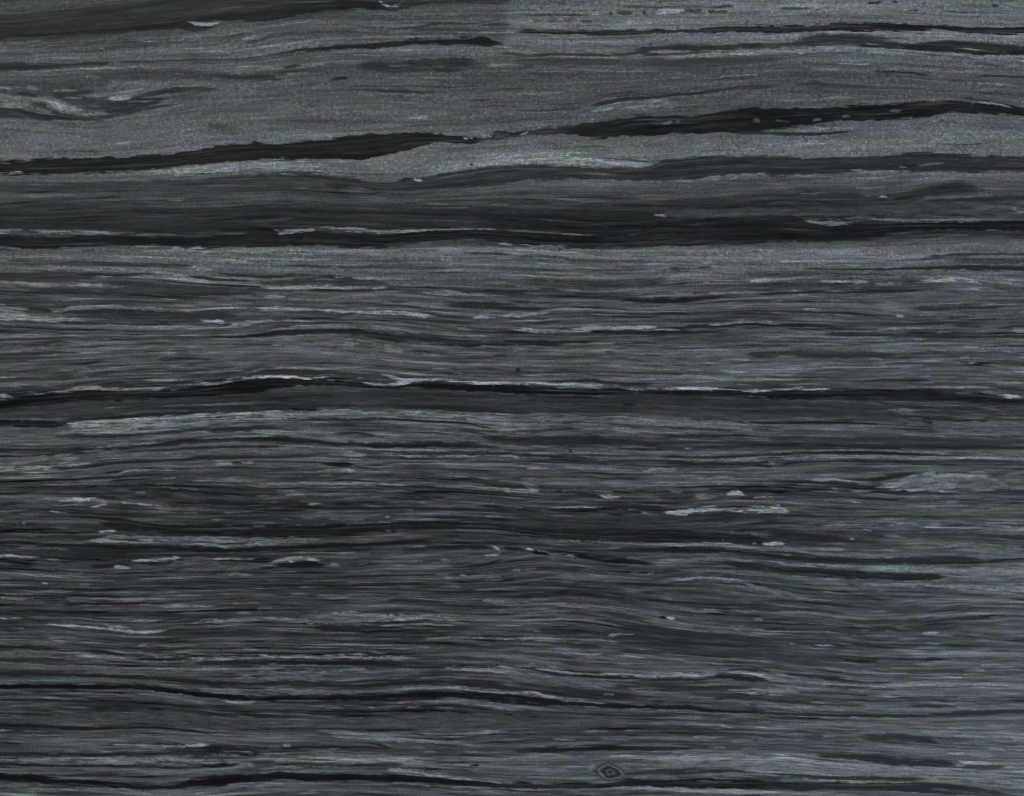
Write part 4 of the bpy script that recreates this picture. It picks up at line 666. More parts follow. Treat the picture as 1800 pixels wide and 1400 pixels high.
close(0, 3, [
    (86, 4, 0,8,8, 300,18,8, 600,22,6), (39, 5, 300,40,10, 700,45,12, 950,45,14, 1180,45,10), (86, 4, 800,30,8, 950,25,10, 1030,22,6), (94, 5, 1080,65,8, 1250,62,14, 1350,62,14, 1500,62,8), (98, 4, 1635,45,10, 1702,45,10),
    (102, 4, 40,148,8, 100,150,12, 162,148,8), (115, 4, 330,188,8, 430,195,10, 560,210,8, 700,215,10, 820,230,12, 900,240,14, 960,245,14, 1162,235,8), (94, 5, 750,200,10, 900,215,14, 932,230,8), (92, 5, 840,155,16, 900,160,10, 1100,158,8), (82, 5, 1150,215,10, 1400,200,10, 1600,205,10), (86, 8, 1420,160,10, 1650,150,24, 1800,150,24),
    (80, 8, 200,320,30, 400,325,24, 480,330,14), (70, 5, 0,315,10, 200,310,10), (41, 8, 0,350,20, 250,352,24, 400,360,20), (78, 10, 0,390,30, 200,390,24), (41, 8, 600,380,30, 700,385,30, 800,400,20, 900,420,8), (100, 5, 520,412,8, 600,412,20, 682,412,13), (74, 4, 0,415,10, 380,412,8), (102, 4, 845,424,12, 884,430,10), (45, 7, 0,440,20, 200,440,16, 500,430,14),
    (37, 6, 950,437,14, 1200,434,14, 1350,430,8), (48, 10, 1000,375,20, 1150,375,20), (96, 6, 1010,410,10, 1200,412,14, 1400,405,10, 1700,410,20, 1800,408,14), (100, 5, 930,452,6, 1060,453,8, 1200,456,8, 1380,450,10, 1450,435,14, 1600,430,12, 1752,428,10), (86, 4, 1120,350,6, 1200,350,10, 1400,348,8),
    (76, 12, 0,475,30, 120,480,30, 500,490,24, 700,490,24, 900,500,20), (39, 7, 0,535,16, 300,540,20, 600,549,14, 900,561,18, 1100,572,22, 1400,600,28, 1600,605,24), (86, 5, 550,533,10, 700,529,12, 900,539,12, 1100,539,10), (92, 9, 1200,520,24, 1500,510,20, 1700,510,30, 1800,510,30), (90, 6, 1650,570,14, 1800,568,16),
    (74, 8, 200,580,20, 500,585,16, 800,580,14, 950,595,8), (92, 4, 0,608,10, 132,610,8), (80, 10, 1380,640,30, 1550,655,36, 1700,655,28), (25, 5, 0,630,14, 400,630,16, 900,635,20, 1100,650,22, 1300,675,22, 1450,690,24, 1600,700,28, 1800,712,26),
    (84, 4, 600,658,8, 750,655,10, 1000,665,8, 1200,680,8, 1300,702,10, 1450,712,10), (106, 4, 1540,727,8, 1650,740,12, 1800,742,8), (43, 5, 0,720,12, 300,722,12, 600,735,14, 900,742,14, 1000,740,8), (45, 5, 0,770,12, 400,780,12, 700,795,10, 932,800,12), (82, 4, 350,805,8, 550,805,8), (76, 4, 0,800,10, 200,805,8),
    (62, 24, 300,840,46, 700,850,56, 1100,850,56, 1500,880,56, 1800,890,64), (37, 7, 0,895,16, 300,910,20, 550,925,14, 800,925,10, 1000,912,14, 1150,915,8, 1350,940,10, 1500,965,8), (102, 4, 0,940,12, 90,940,12, 112,940,6), (74, 8, 160,940,20, 350,950,14), (68, 12, 400,970,40, 900,965,40, 1000,965,20),
    (100, 4, 800,1040,10, 850,1035,14, 882,1038,8), (100, 4, 890,1038,8, 960,1035,12, 1035,1035,12), (117, 4, 1100,1040,10, 1250,1045,16, 1400,1040,14, 1472,1042,8), (82, 6, 440,1085,14, 600,1080,14), (82, 6, 920,1065,10, 1050,1055,10, 1250,1075,14),
    (37, 7, 0,1105,20, 300,1105,24, 600,1112,16, 900,1105,16, 1200,1100,10), (41, 10, 1150,1070,20, 1400,1080,40, 1520,1085,46, 1600,1100,20), (96, 8, 0,1142,22, 200,1150,38, 400,1146,38, 600,1156,46, 800,1160,46, 1000,1150,38, 1150,1146,42, 1400,1160,38, 1600,1150,28), (88, 6, 1560,1085,10, 1700,1085,16, 1800,1105,10),
    (35, 4, 0,1167,8, 150,1177,14, 350,1187,14, 550,1191,10, 800,1187,10, 1000,1187,8, 1200,1200,10, 1350,1200,10, 1550,1190,14, 1702,1165,10), (82, 6, 130,1198,14, 350,1203,14, 500,1203,10), (96, 7, 1230,1217,14, 1400,1222,16, 1600,1208,20, 1750,1183,20, 1800,1195,20),
    (43, 6, 300,1250,10, 600,1255,10, 850,1250,8), (29, 9, 0,1270,30, 200,1280,30, 300,1295,24, 600,1305,24, 850,1330,24, 1000,1340,20, 1200,1335,20, 1350,1312,56, 1500,1297,56, 1650,1277,46, 1800,1262,46), (74, 5, 330,1275,8, 600,1282,10, 850,1278,8), (86, 4, 0,1308,10, 200,1316,10, 400,1327,8), (90, 4, 700,1352,8, 1000,1360,10, 1300,1357,10, 1500,1347,8), (96, 4, 1580,1322,8, 1700,1310,10, 1800,1307,8)])
close(1, 3, [
    (88, 5, 0,80,14, 120,78,10), (76, 16, 300,140,40, 600,145,40, 800,150,40), (103, 9, 500,115,10, 700,115,14, 850,125,30, 1000,135,50, 1100,140,40, 1200,135,24, 1350,150,14, 1462,160,10), (88, 8, 0,158,20, 150,158,24, 350,170,24, 500,185,20, 650,185,14), (90, 5, 750,192,8, 950,198,10, 1232,191,12), (100, 4, 1310,198,8, 1402,202,8), (39, 5, 800,180,8, 1000,179,12, 1200,167,10, 1300,170,6),
    (41, 9, 400,217,24, 600,217,30, 750,222,24), (98, 4, 490,245,8, 600,248,6, 762,255,8), (43, 6, 900,20,10, 1150,25,10, 1350,55,12, 1600,65,14, 1800,70,10), (46, 5, 800,95,8, 1100,92,8, 1300,115,8), (92, 5, 1590,25,10, 1680,28,14, 1752,25,8),
    (86, 5, 1250,290,8, 1400,280,10, 1600,285,12, 1800,292,10), (70, 5, 1230,365,8, 1500,360,10), (48, 14, 1000,280,24, 1200,290,24), (102, 7, 0,408,20, 200,415,20, 500,410,20, 700,420,24, 900,430,24, 1050,430,16, 1172,435,8), (35, 7, 100,452,14, 400,462,24, 700,467,28, 850,472,24, 1000,482,14), (86, 4, 70,471,8, 152,471,8),
    (90, 9, 0,515,24, 150,520,20, 400,520,20, 550,505,30, 700,510,34, 820,520,20), (74, 6, 1000,520,14, 1200,515,8), (98, 9, 1290,505,14, 1420,497,30, 1550,506,34, 1700,516,38, 1800,520,38), (92, 7, 0,575,20, 200,575,16, 400,585,16, 600,590,16, 750,570,8, 850,570,8), (41, 8, 0,606,20, 300,611,24, 600,626,20, 900,620,22, 1100,605,20, 1300,592,20, 1500,596,28, 1750,610,28),
    (84, 12, 0,657,36, 250,661,34, 500,671,28, 750,662,28, 900,662,28, 1072,676,13), (90, 7, 1000,642,14, 1250,632,20, 1400,641,22, 1600,655,20, 1800,667,14), (86, 5, 1100,575,10, 1300,560,12, 1600,575,12), (26, 5, 0,712,16, 400,710,20, 800,712,22, 1000,700,22, 1200,688,22, 1400,690,26, 1600,700,36, 1800,720,40),
    (86, 8, 880,743,10, 1050,741,10, 1200,732,22, 1350,727,28, 1500,737,28, 1700,766,28, 1800,780,24), (39, 5, 1100,767,8, 1300,762,14, 1500,777,14, 1700,796,8), (84, 5, 788,775,14, 834,778,16), (94, 5, 1058,775,14, 1110,775,10, 1163,768,10), (82, 4, 350,765,10, 600,770,10), (90, 4, 0,740,10, 102,738,8), (43, 6, 400,747,14, 700,747,14, 900,752,10),
    (43, 6, 230,815,10, 450,820,16, 600,822,18, 752,826,10), (88, 4, 310,834,6, 450,840,8, 572,851,8), (88, 4, 640,851,8, 752,849,8), (98, 4, 1268,962,8, 1332,965,10), (124, 5, 1370,965,10, 1500,965,12, 1600,950,26, 1680,942,20, 1722,945,8), (84, 7, 520,950,20, 632,945,10),
    (100, 8, 700,1000,20, 800,985,30, 900,985,40, 1000,1000,30, 1130,1005,24, 1200,1010,14, 1332,1022,8), (94, 4, 1478,1035,10, 1523,1035,8), (80, 6, 880,1035,20, 962,1045,13), (41, 6, 780,1017,14, 850,1037,14, 952,1061,10), (44, 5, 1080,960,6, 1200,968,8), (103, 6, 188,1040,24, 215,1035,32, 248,1035,18), (72, 10, 80,1060,30, 170,1055,20), (86, 5, 0,1105,8, 150,1105,8, 250,1090,14, 282,1085,8), (86, 7, 350,1080,10, 500,1085,24, 562,1095,18),
    (104, 9, 100,1157,16, 250,1147,20, 420,1127,22, 550,1127,42, 700,1146,42, 800,1141,38, 950,1139,38, 1080,1151,28, 1202,1168,13), (43, 4, 270,1141,6, 400,1141,8, 532,1143,6), (39, 5, 120,1176,8, 350,1173,10, 600,1173,10), (90, 7, 0,1206,22, 200,1197,22, 400,1192,18, 552,1192,13), (39, 7, 640,1187,20, 850,1177,20, 1052,1176,13),
    (39, 4, 1250,1165,6, 1500,1165,6), (31, 4, 1500,1185,8, 1572,1180,8), (31, 4, 1180,1210,8, 1302,1208,10), (28, 8, 0,1250,36, 250,1260,42, 500,1264,42, 700,1270,36, 1000,1275,32, 1300,1290,28, 1500,1301,22, 1702,1310,13), (107, 8, 920,1215,14, 1000,1220,36, 1080,1225,30, 1200,1240,22, 1350,1262,22, 1500,1280,16, 1562,1290,10), (102, 4, 1678,1305,10, 1732,1305,10),
    (100, 4, 200,1306,8, 352,1303,8), (88, 5, 920,1307,10, 1150,1312,12, 1300,1332,10, 1500,1337,8), (90, 7, 290,1390,14, 380,1375,16, 430,1380,16, 462,1395,10)])
close(2, 3, [
    (84, 5, 0,85,14, 200,78,10, 252,75,6), (74, 7, 0,115,16, 300,100,14, 450,98,10), (74, 6, 400,45,8, 600,65,10, 800,95,10, 1000,110,10, 1200,150,8), (84, 8, 1150,78,12, 1250,90,20, 1500,100,24, 1800,105,20), (94, 5, 1698,150,16, 1762,155,13), (88, 8, 1350,210,14, 1500,220,24, 1580,212,20, 1800,240,20),
    (48, 36, 700,290,60, 1000,290,100, 1400,330,120, 1800,350,80), (94, 7, 0,288,10, 150,290,10, 350,300,16, 500,300,24, 620,305,20, 802,325,8), (84, 4, 150,240,10, 205,240,10), (94, 4, 600,240,8, 750,262,8, 862,265,12), (100, 4, 670,275,8, 732,275,8), (90, 4, 780,350,8, 900,368,10, 972,372,6), (92, 4, 308,152,8, 352,155,8), (82, 6, 40,370,14, 122,380,13),
    (46, 10, 380,340,24, 520,345,30, 620,345,20), (86, 5, 400,435,10, 560,442,12, 602,450,8), (86, 5, 748,475,10, 852,472,10), (66, 12, 620,400,30, 800,400,24),
    (80, 18, 0,552,54, 150,557,46, 350,582,46, 600,602,54, 750,620,36), (46, 16, 0,600,20, 150,625,30, 300,650,40, 500,680,46, 700,690,28), (86, 4, 0,480,8, 152,490,8), (100, 6, 140,505,8, 250,515,14, 380,540,16, 600,550,16, 802,550,18), (31, 4, 210,531,8, 300,546,12, 420,556,12, 600,563,10, 822,573,10), (31, 4, 360,511,8, 450,526,12, 600,533,10, 642,536,6), (41, 6, 860,582,14, 1050,582,10, 1300,582,10, 1402,566,10),
    (109, 8, 850,555,20, 1000,549,38, 1200,546,28, 1350,546,22, 1452,546,13), (92, 4, 1200,515,8, 1400,522,8, 1532,522,8), (35, 6, 1380,576,10, 1450,556,20, 1550,557,24, 1650,572,28, 1722,586,13), (113, 5, 1530,530,8, 1620,529,14, 1700,541,14, 1800,556,18), (41, 4, 1500,515,8, 1620,506,8, 1752,526,8),
    (84, 6, 800,640,10, 950,650,14, 1052,660,10), (84, 4, 640,685,10, 722,685,8), (94, 10, 1500,665,20, 1650,656,34, 1800,660,36), (86, 6, 1350,600,8, 1500,605,14, 1700,605,14), (45, 9, 860,607,24, 1050,617,22, 1300,632,20, 1702,637,10), (45, 8, 1400,712,20, 1600,707,24, 1800,717,24), (84, 8, 1580,747,14, 1700,747,20, 1800,757,28),
    (26, 5, 0,717,46, 150,727,36, 300,742,22, 450,747,18, 650,757,16, 850,770,18, 1000,774,20, 1200,777,20, 1350,792,18, 1500,804,18, 1800,802,14), (111, 5, 0,675,10, 130,668,14, 180,676,22, 210,698,20, 300,706,13, 400,723,10, 550,739,8, 682,746,6),
    (84, 8, 0,777,28, 152,772,28), (68, 10, 200,787,24, 600,782,24), (94, 4, 1228,838,8, 1342,845,8), (88, 4, 1548,828,10, 1702,828,8), (45, 5, 500,825,8, 700,830,8, 900,832,8, 1200,840,8), (84, 4, 500,945,8, 682,942,10), (84, 4, 788,942,8, 852,940,8), (76, 8, 600,1000,20, 780,995,24, 852,1000,13), (80, 6, 1010,1000,14, 1152,995,10), (94, 5, 1268,985,10, 1432,992,12), (82, 5, 1520,1000,8, 1702,1005,10), (44, 6, 700,965,14, 900,965,10),
    (88, 6, 0,1050,14, 200,1045,14, 252,1055,8), (84, 5, 300,1058,8, 502,1048,10), (82, 5, 700,1040,10, 900,1040,8, 1100,1045,8, 1322,1050,8), (96, 4, 1378,1052,8, 1522,1062,8), (96, 4, 1618,1068,8, 1722,1072,8), (35, 7, 0,1086,20, 250,1079,18, 500,1066,24, 700,1063,26, 900,1071,24, 1052,1076,13),
    (88, 6, 0,1106,14, 300,1111,16, 432,1111,10), (90, 6, 0,1141,16, 302,1131,13), (86, 5, 570,1085,8, 752,1090,10), (100, 7, 650,1125,20, 800,1120,24, 922,1125,18), (107, 6, 1070,1130,14, 1200,1130,14, 1500,1130,24, 1700,1135,20, 1800,1130,14), (89, 12, 900,1185,28, 1200,1180,38, 1500,1180,40, 1800,1190,38), (88, 7, 0,1206,20, 200,1211,20, 402,1221,8),
    (45, 9, 850,1237,14, 1000,1227,22, 1300,1217,28, 1500,1217,28, 1702,1231,10), (86, 4, 830,1271,8, 1000,1263,10, 1162,1259,8), (94, 5, 1278,1241,10, 1450,1241,12, 1562,1246,8),
    (27, 7, 0,1312,34, 200,1322,28, 500,1322,22, 700,1326,14, 800,1311,28, 1000,1311,32, 1200,1301,46, 1400,1311,56, 1700,1311,64, 1800,1311,64), (94, 6, 0,1352,14, 250,1354,16, 302,1361,8), (82, 4, 350,1357,8, 582,1357,10), (101, 7, 700,1357,10, 800,1342,24, 950,1337,24, 1100,1356,22, 1300,1366,16, 1500,1361,18, 1800,1371,14), (64, 5, 1288,1295,8, 1450,1300,10, 1562,1302,10)])
close(3, 3, [
    (50, 7, 0,85,10, 200,90,14, 400,100,12, 600,125,8), (84, 9, 0,110,20, 150,105,20, 300,110,14, 450,130,20, 602,150,13), (50, 7, 600,165,10, 700,175,16, 850,170,12, 1000,155,10, 1202,135,10), (86, 6, 900,155,8, 1100,137,10, 1252,122,8),
    (90, 8, 0,250,24, 200,240,20, 400,245,12, 550,258,10, 750,275,10, 902,278,8), (100, 5, 1078,255,10, 1203,250,12), (86, 6, 818,240,14, 912,245,13), (86, 4, 648,232,10, 712,235,8), (86, 6, 1308,265,10, 1420,265,14, 1602,275,10), (98, 4, 148,322,8, 212,322,8), (105, 4, 338,335,8, 400,338,14, 473,338,8), (84, 4, 578,380,8, 702,385,8), (82, 4, 848,390,8, 972,395,8), (82, 4, 1018,432,8, 1132,425,8), (80, 4, 298,465,8, 402,470,8), (80, 4, 598,478,6, 752,482,6),
    (57, 36, 0,420,80, 300,440,80, 500,450,60), (43, 8, 350,560,14, 500,586,20, 650,601,20, 750,606,16, 902,595,8), (111, 5, 0,565,24, 50,570,24, 120,585,12, 300,600,10, 500,612,12, 700,635,10, 850,628,10, 1000,618,10, 1200,622,10, 1400,618,8, 1800,620,8), (92, 6, 500,570,10, 650,575,16, 750,578,14, 822,575,8), (41, 4, 400,622,8, 600,634,8, 722,640,6), (94, 5, 558,656,8, 722,661,10), (86, 4, 878,650,8, 1052,645,8),
    (88, 14, 0,640,36, 200,645,46, 400,660,36), (92, 8, 0,682,20, 152,690,13), (43, 6, 0,716,14, 200,736,14, 400,761,10, 700,766,8), (86, 9, 0,766,24, 200,776,28, 400,786,22, 700,786,20, 1000,796,16, 1300,791,14, 1500,776,14, 1800,766,16), (45, 7, 980,767,14, 1150,762,18, 1332,771,10), (96, 4, 1058,738,10, 1200,745,10, 1323,755,6),
    (39, 6, 0,816,16, 200,826,14, 500,836,14, 800,831,12, 1050,839,12, 1300,829,14, 1500,819,16, 1800,806,20), (84, 4, 218,872,8, 283,872,8), (76, 5, 430,870,10, 652,875,8), (78, 7, 980,870,14, 1202,868,13), (98, 4, 528,942,8, 622,942,8), (94, 5, 368,975,10, 500,970,10, 592,980,8), (90, 7, 640,960,20, 730,950,28, 832,958,15), (96, 4, 868,940,8, 1000,945,8, 1180,955,8, 1262,965,8), (107, 4, 1250,968,8, 1500,975,8, 1650,990,10, 1800,995,10), (94, 6, 1530,915,8, 1650,910,14, 1700,930,20, 1742,945,10), (86, 6, 1438,1010,14, 1520,1008,16, 1582,1010,8), (98, 4, 178,1005,8, 253,1008,8),
    (45, 10, 860,972,14, 1000,987,28, 1150,1012,36, 1212,1030,18), (45, 9, 650,1002,14, 900,1020,18, 1052,1030,13), (84, 5, 600,1032,10, 800,1037,8, 1000,1040,8, 1202,1053,8), (39, 12, 330,1110,24, 550,1117,24, 700,1140,36, 850,1160,46, 1050,1165,38, 1332,1162,36), (48, 10, 1350,1192,22, 1500,1197,22, 1682,1192,18), (127, 5, 1333,1145,10, 1360,1155,24, 1430,1160,16, 1540,1165,10, 1642,1165,8),
    (96, 12, 0,1192,34, 200,1207,46, 500,1217,46, 800,1227,42, 1100,1237,38, 1400,1252,38, 1600,1262,46, 1800,1277,54), (117, 4, 0,1130,10, 120,1132,10, 200,1140,14, 350,1160,10, 500,1175,10, 650,1185,8, 832,1195,8), (111, 5, 1168,1218,10, 1342,1225,10), (45, 6, 0,1241,16, 250,1256,14, 450,1276,14, 700,1276,16, 900,1271,14, 1102,1276,10), (96, 6, 60,1269,20, 200,1281,16, 400,1296,14, 700,1296,12, 902,1301,8), (35, 10, 0,1316,38, 300,1331,46, 700,1331,38, 1100,1327,34, 1400,1347,34, 1702,1386,28), (96, 5, 0,1380,14, 200,1386,12, 602,1389,8)])
#DATA_END

# ------------------------------------------------------------------ numeric helpers
rng = np.random.default_rng(11)


def lattice(seed):
    return np.random.default_rng(seed).random((256, 256)).astype(np.float32)


def vnoise(x, y, seed):
    L = lattice(seed)
    yi = np.floor(y).astype(np.int64); fy = y - yi
    fy = fy * fy * (3 - 2 * fy)
    out = 0
    for k, wgt in ((0, 1 - fy), (1, fy)):
        row = (yi + k) & 255
        xr = x + 97.0 * L[row, 13]
        xi = np.floor(xr).astype(np.int64); fx = xr - xi; fx = fx * fx * (3 - 2 * fx)
        out = out + wgt * (L[row, xi & 255] * (1 - fx) + L[row, (xi + 1) & 255] * fx)
    return out


def sstep(t):
    t = np.clip(t, 0, 1)
    return t * t * (3 - 2 * t)


def blur1(a, sig, axis):
    r = max(1, int(3 * sig))
    k = np.exp(-0.5 * (np.arange(-r, r + 1) / sig) ** 2); k /= k.sum()
    p = [(0, 0), (0, 0)]; p[axis] = (r, r)
    b = np.pad(a, p, mode='edge'); out = np.zeros_like(a)
    n = a.shape[axis]
    for i, w in enumerate(k):
        out += w * (b[i:i + n, :] if axis == 0 else b[:, i:i + n])
    return out


def axis_coords(n, step, margin):
    """even spacing across the photographed area, coarser and coarser beyond it"""
    c = list(np.arange(-30, n + 30.01, step))
    s, x = step, c[-1]
    out = []
    while x < n + margin:
        s *= 1.06; s = min(s, step * 7); x += s; out.append(x)
    left = [n - v for v in out][::-1]
    return np.array(left + c + out)


MARGIN = 600
XS = axis_coords(W, 2.45, MARGIN)
YS = axis_coords(H, 1.25, MARGIN)
NX, NY = len(XS), len(YS)
XX, YY = np.meshgrid(XS, YS)

# streaks that leave the photograph run on past its edge
ext = []
for tone, soft, pts in STREAKS:
    pts = list(pts)
    if tone > 100 and pts[-1][0] < 165 and all(150 < p[1] < 205 for p in pts):
        tone = tone * 0.76          # the pale swirl is a greyer mineral
    if pts[0][0] < 14:
        p, q = pts[0], pts[1]
        m = (q[1] - p[1]) / max(q[0] - p[0], 1.0)
        pts = [(p[0] - 640, p[1] - m * 120, p[2] * 0.8), (p[0] - 120, p[1] - m * 80, p[2])] + pts
    if pts[-1][0] > W - 14:
        p, q = pts[-1], pts[-2]
        m = (p[1] - q[1]) / max(p[0] - q[0], 1.0)
        pts = pts + [(p[0] + 120, p[1] + m * 80, p[2]), (p[0] + 640, p[1] + m * 120, p[2] * 0.8)]
    ext.append((tone, soft, pts))
STREAKS = ext

# ------------------------------------------------------------------ direction of the grain
CX = np.arange(-MARGIN - 80, W + MARGIN + 81, 20.0)
CY = np.arange(-MARGIN - 80, H + MARGIN + 81, 8.0)
num = np.zeros((len(CY), len(CX))); den = np.zeros_like(num)
for tone, soft, pts in STREAKS:
    px = np.array([p[0] for p in pts]); py = np.array([p[1] for p in pts])
    if px[-1] - px[0] < 60:
        continue
    g = CX[(CX >= px[0]) & (CX <= px[-1])]
    if len(g) < 2:
        continue
    yy = np.interp(g, px, py)
    sl = np.gradient(yy, g)
    ii = np.searchsorted(CX, g); jj = np.clip(np.round((yy - CY[0]) / 8).astype(int), 0, len(CY) - 1)
    np.add.at(num, (jj, ii), sl); np.add.at(den, (jj, ii), 1.0)


def bl(a, sx, sy):
    return blur1(blur1(a, sx / 20, 1), sy / 8, 0)


slope = np.zeros_like(num); wsum = np.zeros_like(num)
for sx, sy, w in ((30, 10, 1.0), (60, 40, 0.08), (200, 160, 0.004)):
    slope += w * bl(num, sx, sy); wsum += w * bl(den, sx, sy)
slope = np.clip(slope / (wsum + 2e-6), -0.3, 0.3)
slope = bl(slope, 14, 8)
flow = np.zeros_like(slope)
mid = int(np.argmin(abs(CX - 900)))
flow[:, mid] = CY
for i in range(mid + 1, len(CX)):
    flow[:, i] = np.interp(CY - slope[:, i - 1] * 20, CY, flow[:, i - 1])
for i in range(mid - 1, -1, -1):
    flow[:, i] = np.interp(CY + slope[:, i + 1] * 20, CY, flow[:, i + 1])


def bilinear(a, x, y):
    fx = (x - CX[0]) / 20; fy = (y - CY[0]) / 8
    xi = np.clip(np.floor(fx).astype(int), 0, len(CX) - 2); yi = np.clip(np.floor(fy).astype(int), 0, len(CY) - 2)
    fx = fx - xi; fy = fy - yi
    return (a[yi, xi] * (1 - fx) + a[yi, xi + 1] * fx) * (1 - fy) + (a[yi + 1, xi] * (1 - fx) + a[yi + 1, xi + 1] * fx) * fy


VV = bilinear(flow, XX, YY)

# ------------------------------------------------------------------ broad tone of the layers (display value 0..255)
ROWS = [(-60, 78, 70, 88, 92), (0, 74, 70, 92, 94), (40, 80, 86, 90, 92), (80, 86, 88, 90, 92), (130, 78, 82, 74, 82), (170, 84, 84, 76, 82),
        (230, 86, 86, 84, 92), (270, 90, 92, 98, 95), (300, 88, 92, 95, 90), (338, 66, 62, 64, 72), (352, 64, 60, 62, 70), (366, 52, 50, 52, 66),
        (380, 53, 50, 45, 55), (410, 46, 44, 40, 52), (440, 82, 85, 90, 92), (470, 84, 84, 85, 88),
        (500, 72, 74, 72, 76), (560, 68, 66, 70, 77), (620, 76, 76, 76, 77), (660, 70, 72, 77, 77),
        (700, 56, 56, 54, 62), (760, 80, 80, 76, 72), (820, 66, 65, 66, 72), (880, 55, 60, 64, 73),
        (940, 54, 56, 54, 68), (1000, 58, 58, 62, 75), (1060, 57, 60, 62, 76), (1120, 62, 62, 60, 77),
        (1180, 69, 69, 72, 82), (1260, 65, 65, 66, 78), (1310, 62, 66, 72, 84), (1350, 70, 72, 78, 90), (1400, 72, 72, 70, 74), (1480, 66, 66, 70, 76)]
ROWS = [(r[0],) + tuple(v - 1.0 * min(1, max(0, (r[0] - 440) / 200)) - 4.0 * (r[0] < 310) for v in r[1:]) for r in ROWS]
ry = np.array([r[0] for r in ROWS], float)
cols = [np.interp(YS, ry, [r[k] for r in ROWS]) for k in (1, 2, 3, 4)]
T = np.zeros((NY, NX))
xk = np.array([0, 600, 1200, 1800.0])
fx = np.clip(np.searchsorted(xk, XS) - 1, 0, 2)
fr = np.clip((XS - xk[fx]) / 600, 0, 1); fr = fr * fr * (3 - 2 * fr)
cols = np.stack(cols, 1)
T = cols[:, fx] * (1 - fr) + cols[:, fx + 1] * fr
del cols

# how banded (1) or how granular (0) the layer is
band = np.interp(YS, [0, 90, 150, 280, 330, 430, 480, 700, 1400], [0.35, 0.45, 0.3, 0.22, 0.55, 0.45, 0.8, 1.0, 1.0])
BAND = np.repeat(band[:, None], NX, 1)
speckle = np.interp(YS, [0, 300, 330, 420, 440, 480, 520, 1400], [1.0, 1.0, 0.55, 0.45, 1.0, 0.8, 0.45, 0.3])
SPK = np.repeat(speckle[:, None], NX, 1)

# soft layering that follows the grain
n1 = vnoise(XX / 480.0 + 3, VV / 13.0, 1) - 0.5
n2 = vnoise(XX / 210.0 + 9, VV / 5.5, 2) - 0.5
n3 = vnoise(XX / 90.0, VV / 2.7, 3) - 0.5
n4 = vnoise(XX / 26.0, VV / 2.3, 4) - 0.5
n5 = vnoise(XX / 30.0, YY / 11.0, 5) - 0.5
ln = vnoise(XX / 260.0, VV / 7.0, 8)
lines = np.exp(-((ln - 0.5) / 0.045) ** 2) * sstep(vnoise(XX / 120.0, VV / 9.0, 9) * 2.2 - 0.7)
ln = vnoise(XX / 200.0, VV / 6.0, 18)
pales = np.exp(-((ln - 0.5) / 0.05) ** 2) * sstep(vnoise(XX / 90.0, VV / 8.0, 19) * 2.2 - 0.8)
FIB = (vnoise(XX / 13.0, VV / 1.9, 6) - 0.5) * 1.2 + (vnoise(XX / 46.0, VV / 3.2, 7) - 0.5) * 1.2
GAP = vnoise(XX / 30.0, VV / 1.7, 12) * 0.65 + vnoise(XX / 6.0, VV / 1.6, 13) * 0.35
T = T + BAND * (17 * n1 + 22 * n2 + 26 * n3 + 16 * n4 - 17 * lines + 18 * pales) + (1 - BAND) * (8 * n1 + 7 * n2 + 7 * n3 + 13 * n5 - 5 * lines)
del n1, n2, n3, n4, n5, ln, lines, pales
# the two prints that meet at the top do not quite agree in tone
seam = sstep((95 - YY) / 30) * (sstep((XX - 876) / 26) * 12 - 6)
T = T + seam * (XX > -50)

# ------------------------------------------------------------------ short threads of pale and dark mineral
dash = np.zeros_like(T)
dx_in = np.where((XS > -30) & (XS < W + 30))[0]


def thread(x0, length, y0, thick, amp):
    i0 = np.searchsorted(XS, x0); i1 = np.searchsorted(XS, x0 + length)
    if i1 - i0 < 4:
        return
    xs = XS[i0:i1]; u = (xs - x0) / length
    sl = bilinear(slope, xs, np.full_like(xs, y0))
    yc = y0 + np.concatenate([[0], np.cumsum(sl[:-1] * np.diff(xs))])
    ph = rng.random(4) * 6.28
    yc = yc + thick * 0.35 * np.sin(xs / 17.0 + ph[0]) + thick * 0.3 * np.sin(xs / 7.3 + ph[1])
    prof = np.clip(1 - abs(2 * u - 1) ** 2.5, 0, 1)
    th = thick * (0.35 + 0.65 * prof) * (1 + 0.35 * np.sin(xs / 11.0 + ph[2]))
    aa = amp * sstep(prof * 2.5) * (0.75 + 0.25 * np.sin(xs / 23.0 + ph[3]))
    j0 = np.searchsorted(YS, yc.min() - 2.5 * thick - 2); j1 = np.searchsorted(YS, yc.max() + 2.5 * thick + 2)
    if j1 - j0 < 2:
        return
    d = (YS[j0:j1, None] - yc[None, :]) / (0.62 * th[None, :] + 0.35)
    dash[j0:j1, i0:i1] += aa[None, :] * np.exp(-d * d)


def sow(n, lo, hi, tmin, tmax, amin, amax, sign):
    for _ in range(n):
        y0 = rng.uniform(-MARGIN, H + MARGIN)
        b = np.interp(y0, YS, band)
        if rng.random() > b ** 1.5 + 0.04:
            continue
        L = math.exp(rng.uniform(math.log(lo), math.log(hi)))
        thread(rng.uniform(-MARGIN, W + MARGIN - 20), L, y0, rng.uniform(tmin, tmax),
               sign * rng.uniform(amin, amax))


sow(6500, 20, 150, 1.0, 2.0, 10, 32, 1)
sow(5200, 26, 230, 1.0, 2.2, 10, 26, -1)
sow(900, 12, 70, 1.4, 2.8, 18, 42, 1)
sow(1100, 140, 700, 1.1, 2.0, 12, 28, -1)
sow(1400, 120, 600, 1.1, 1.9, 12, 32, 1)
T = T + dash
del dash

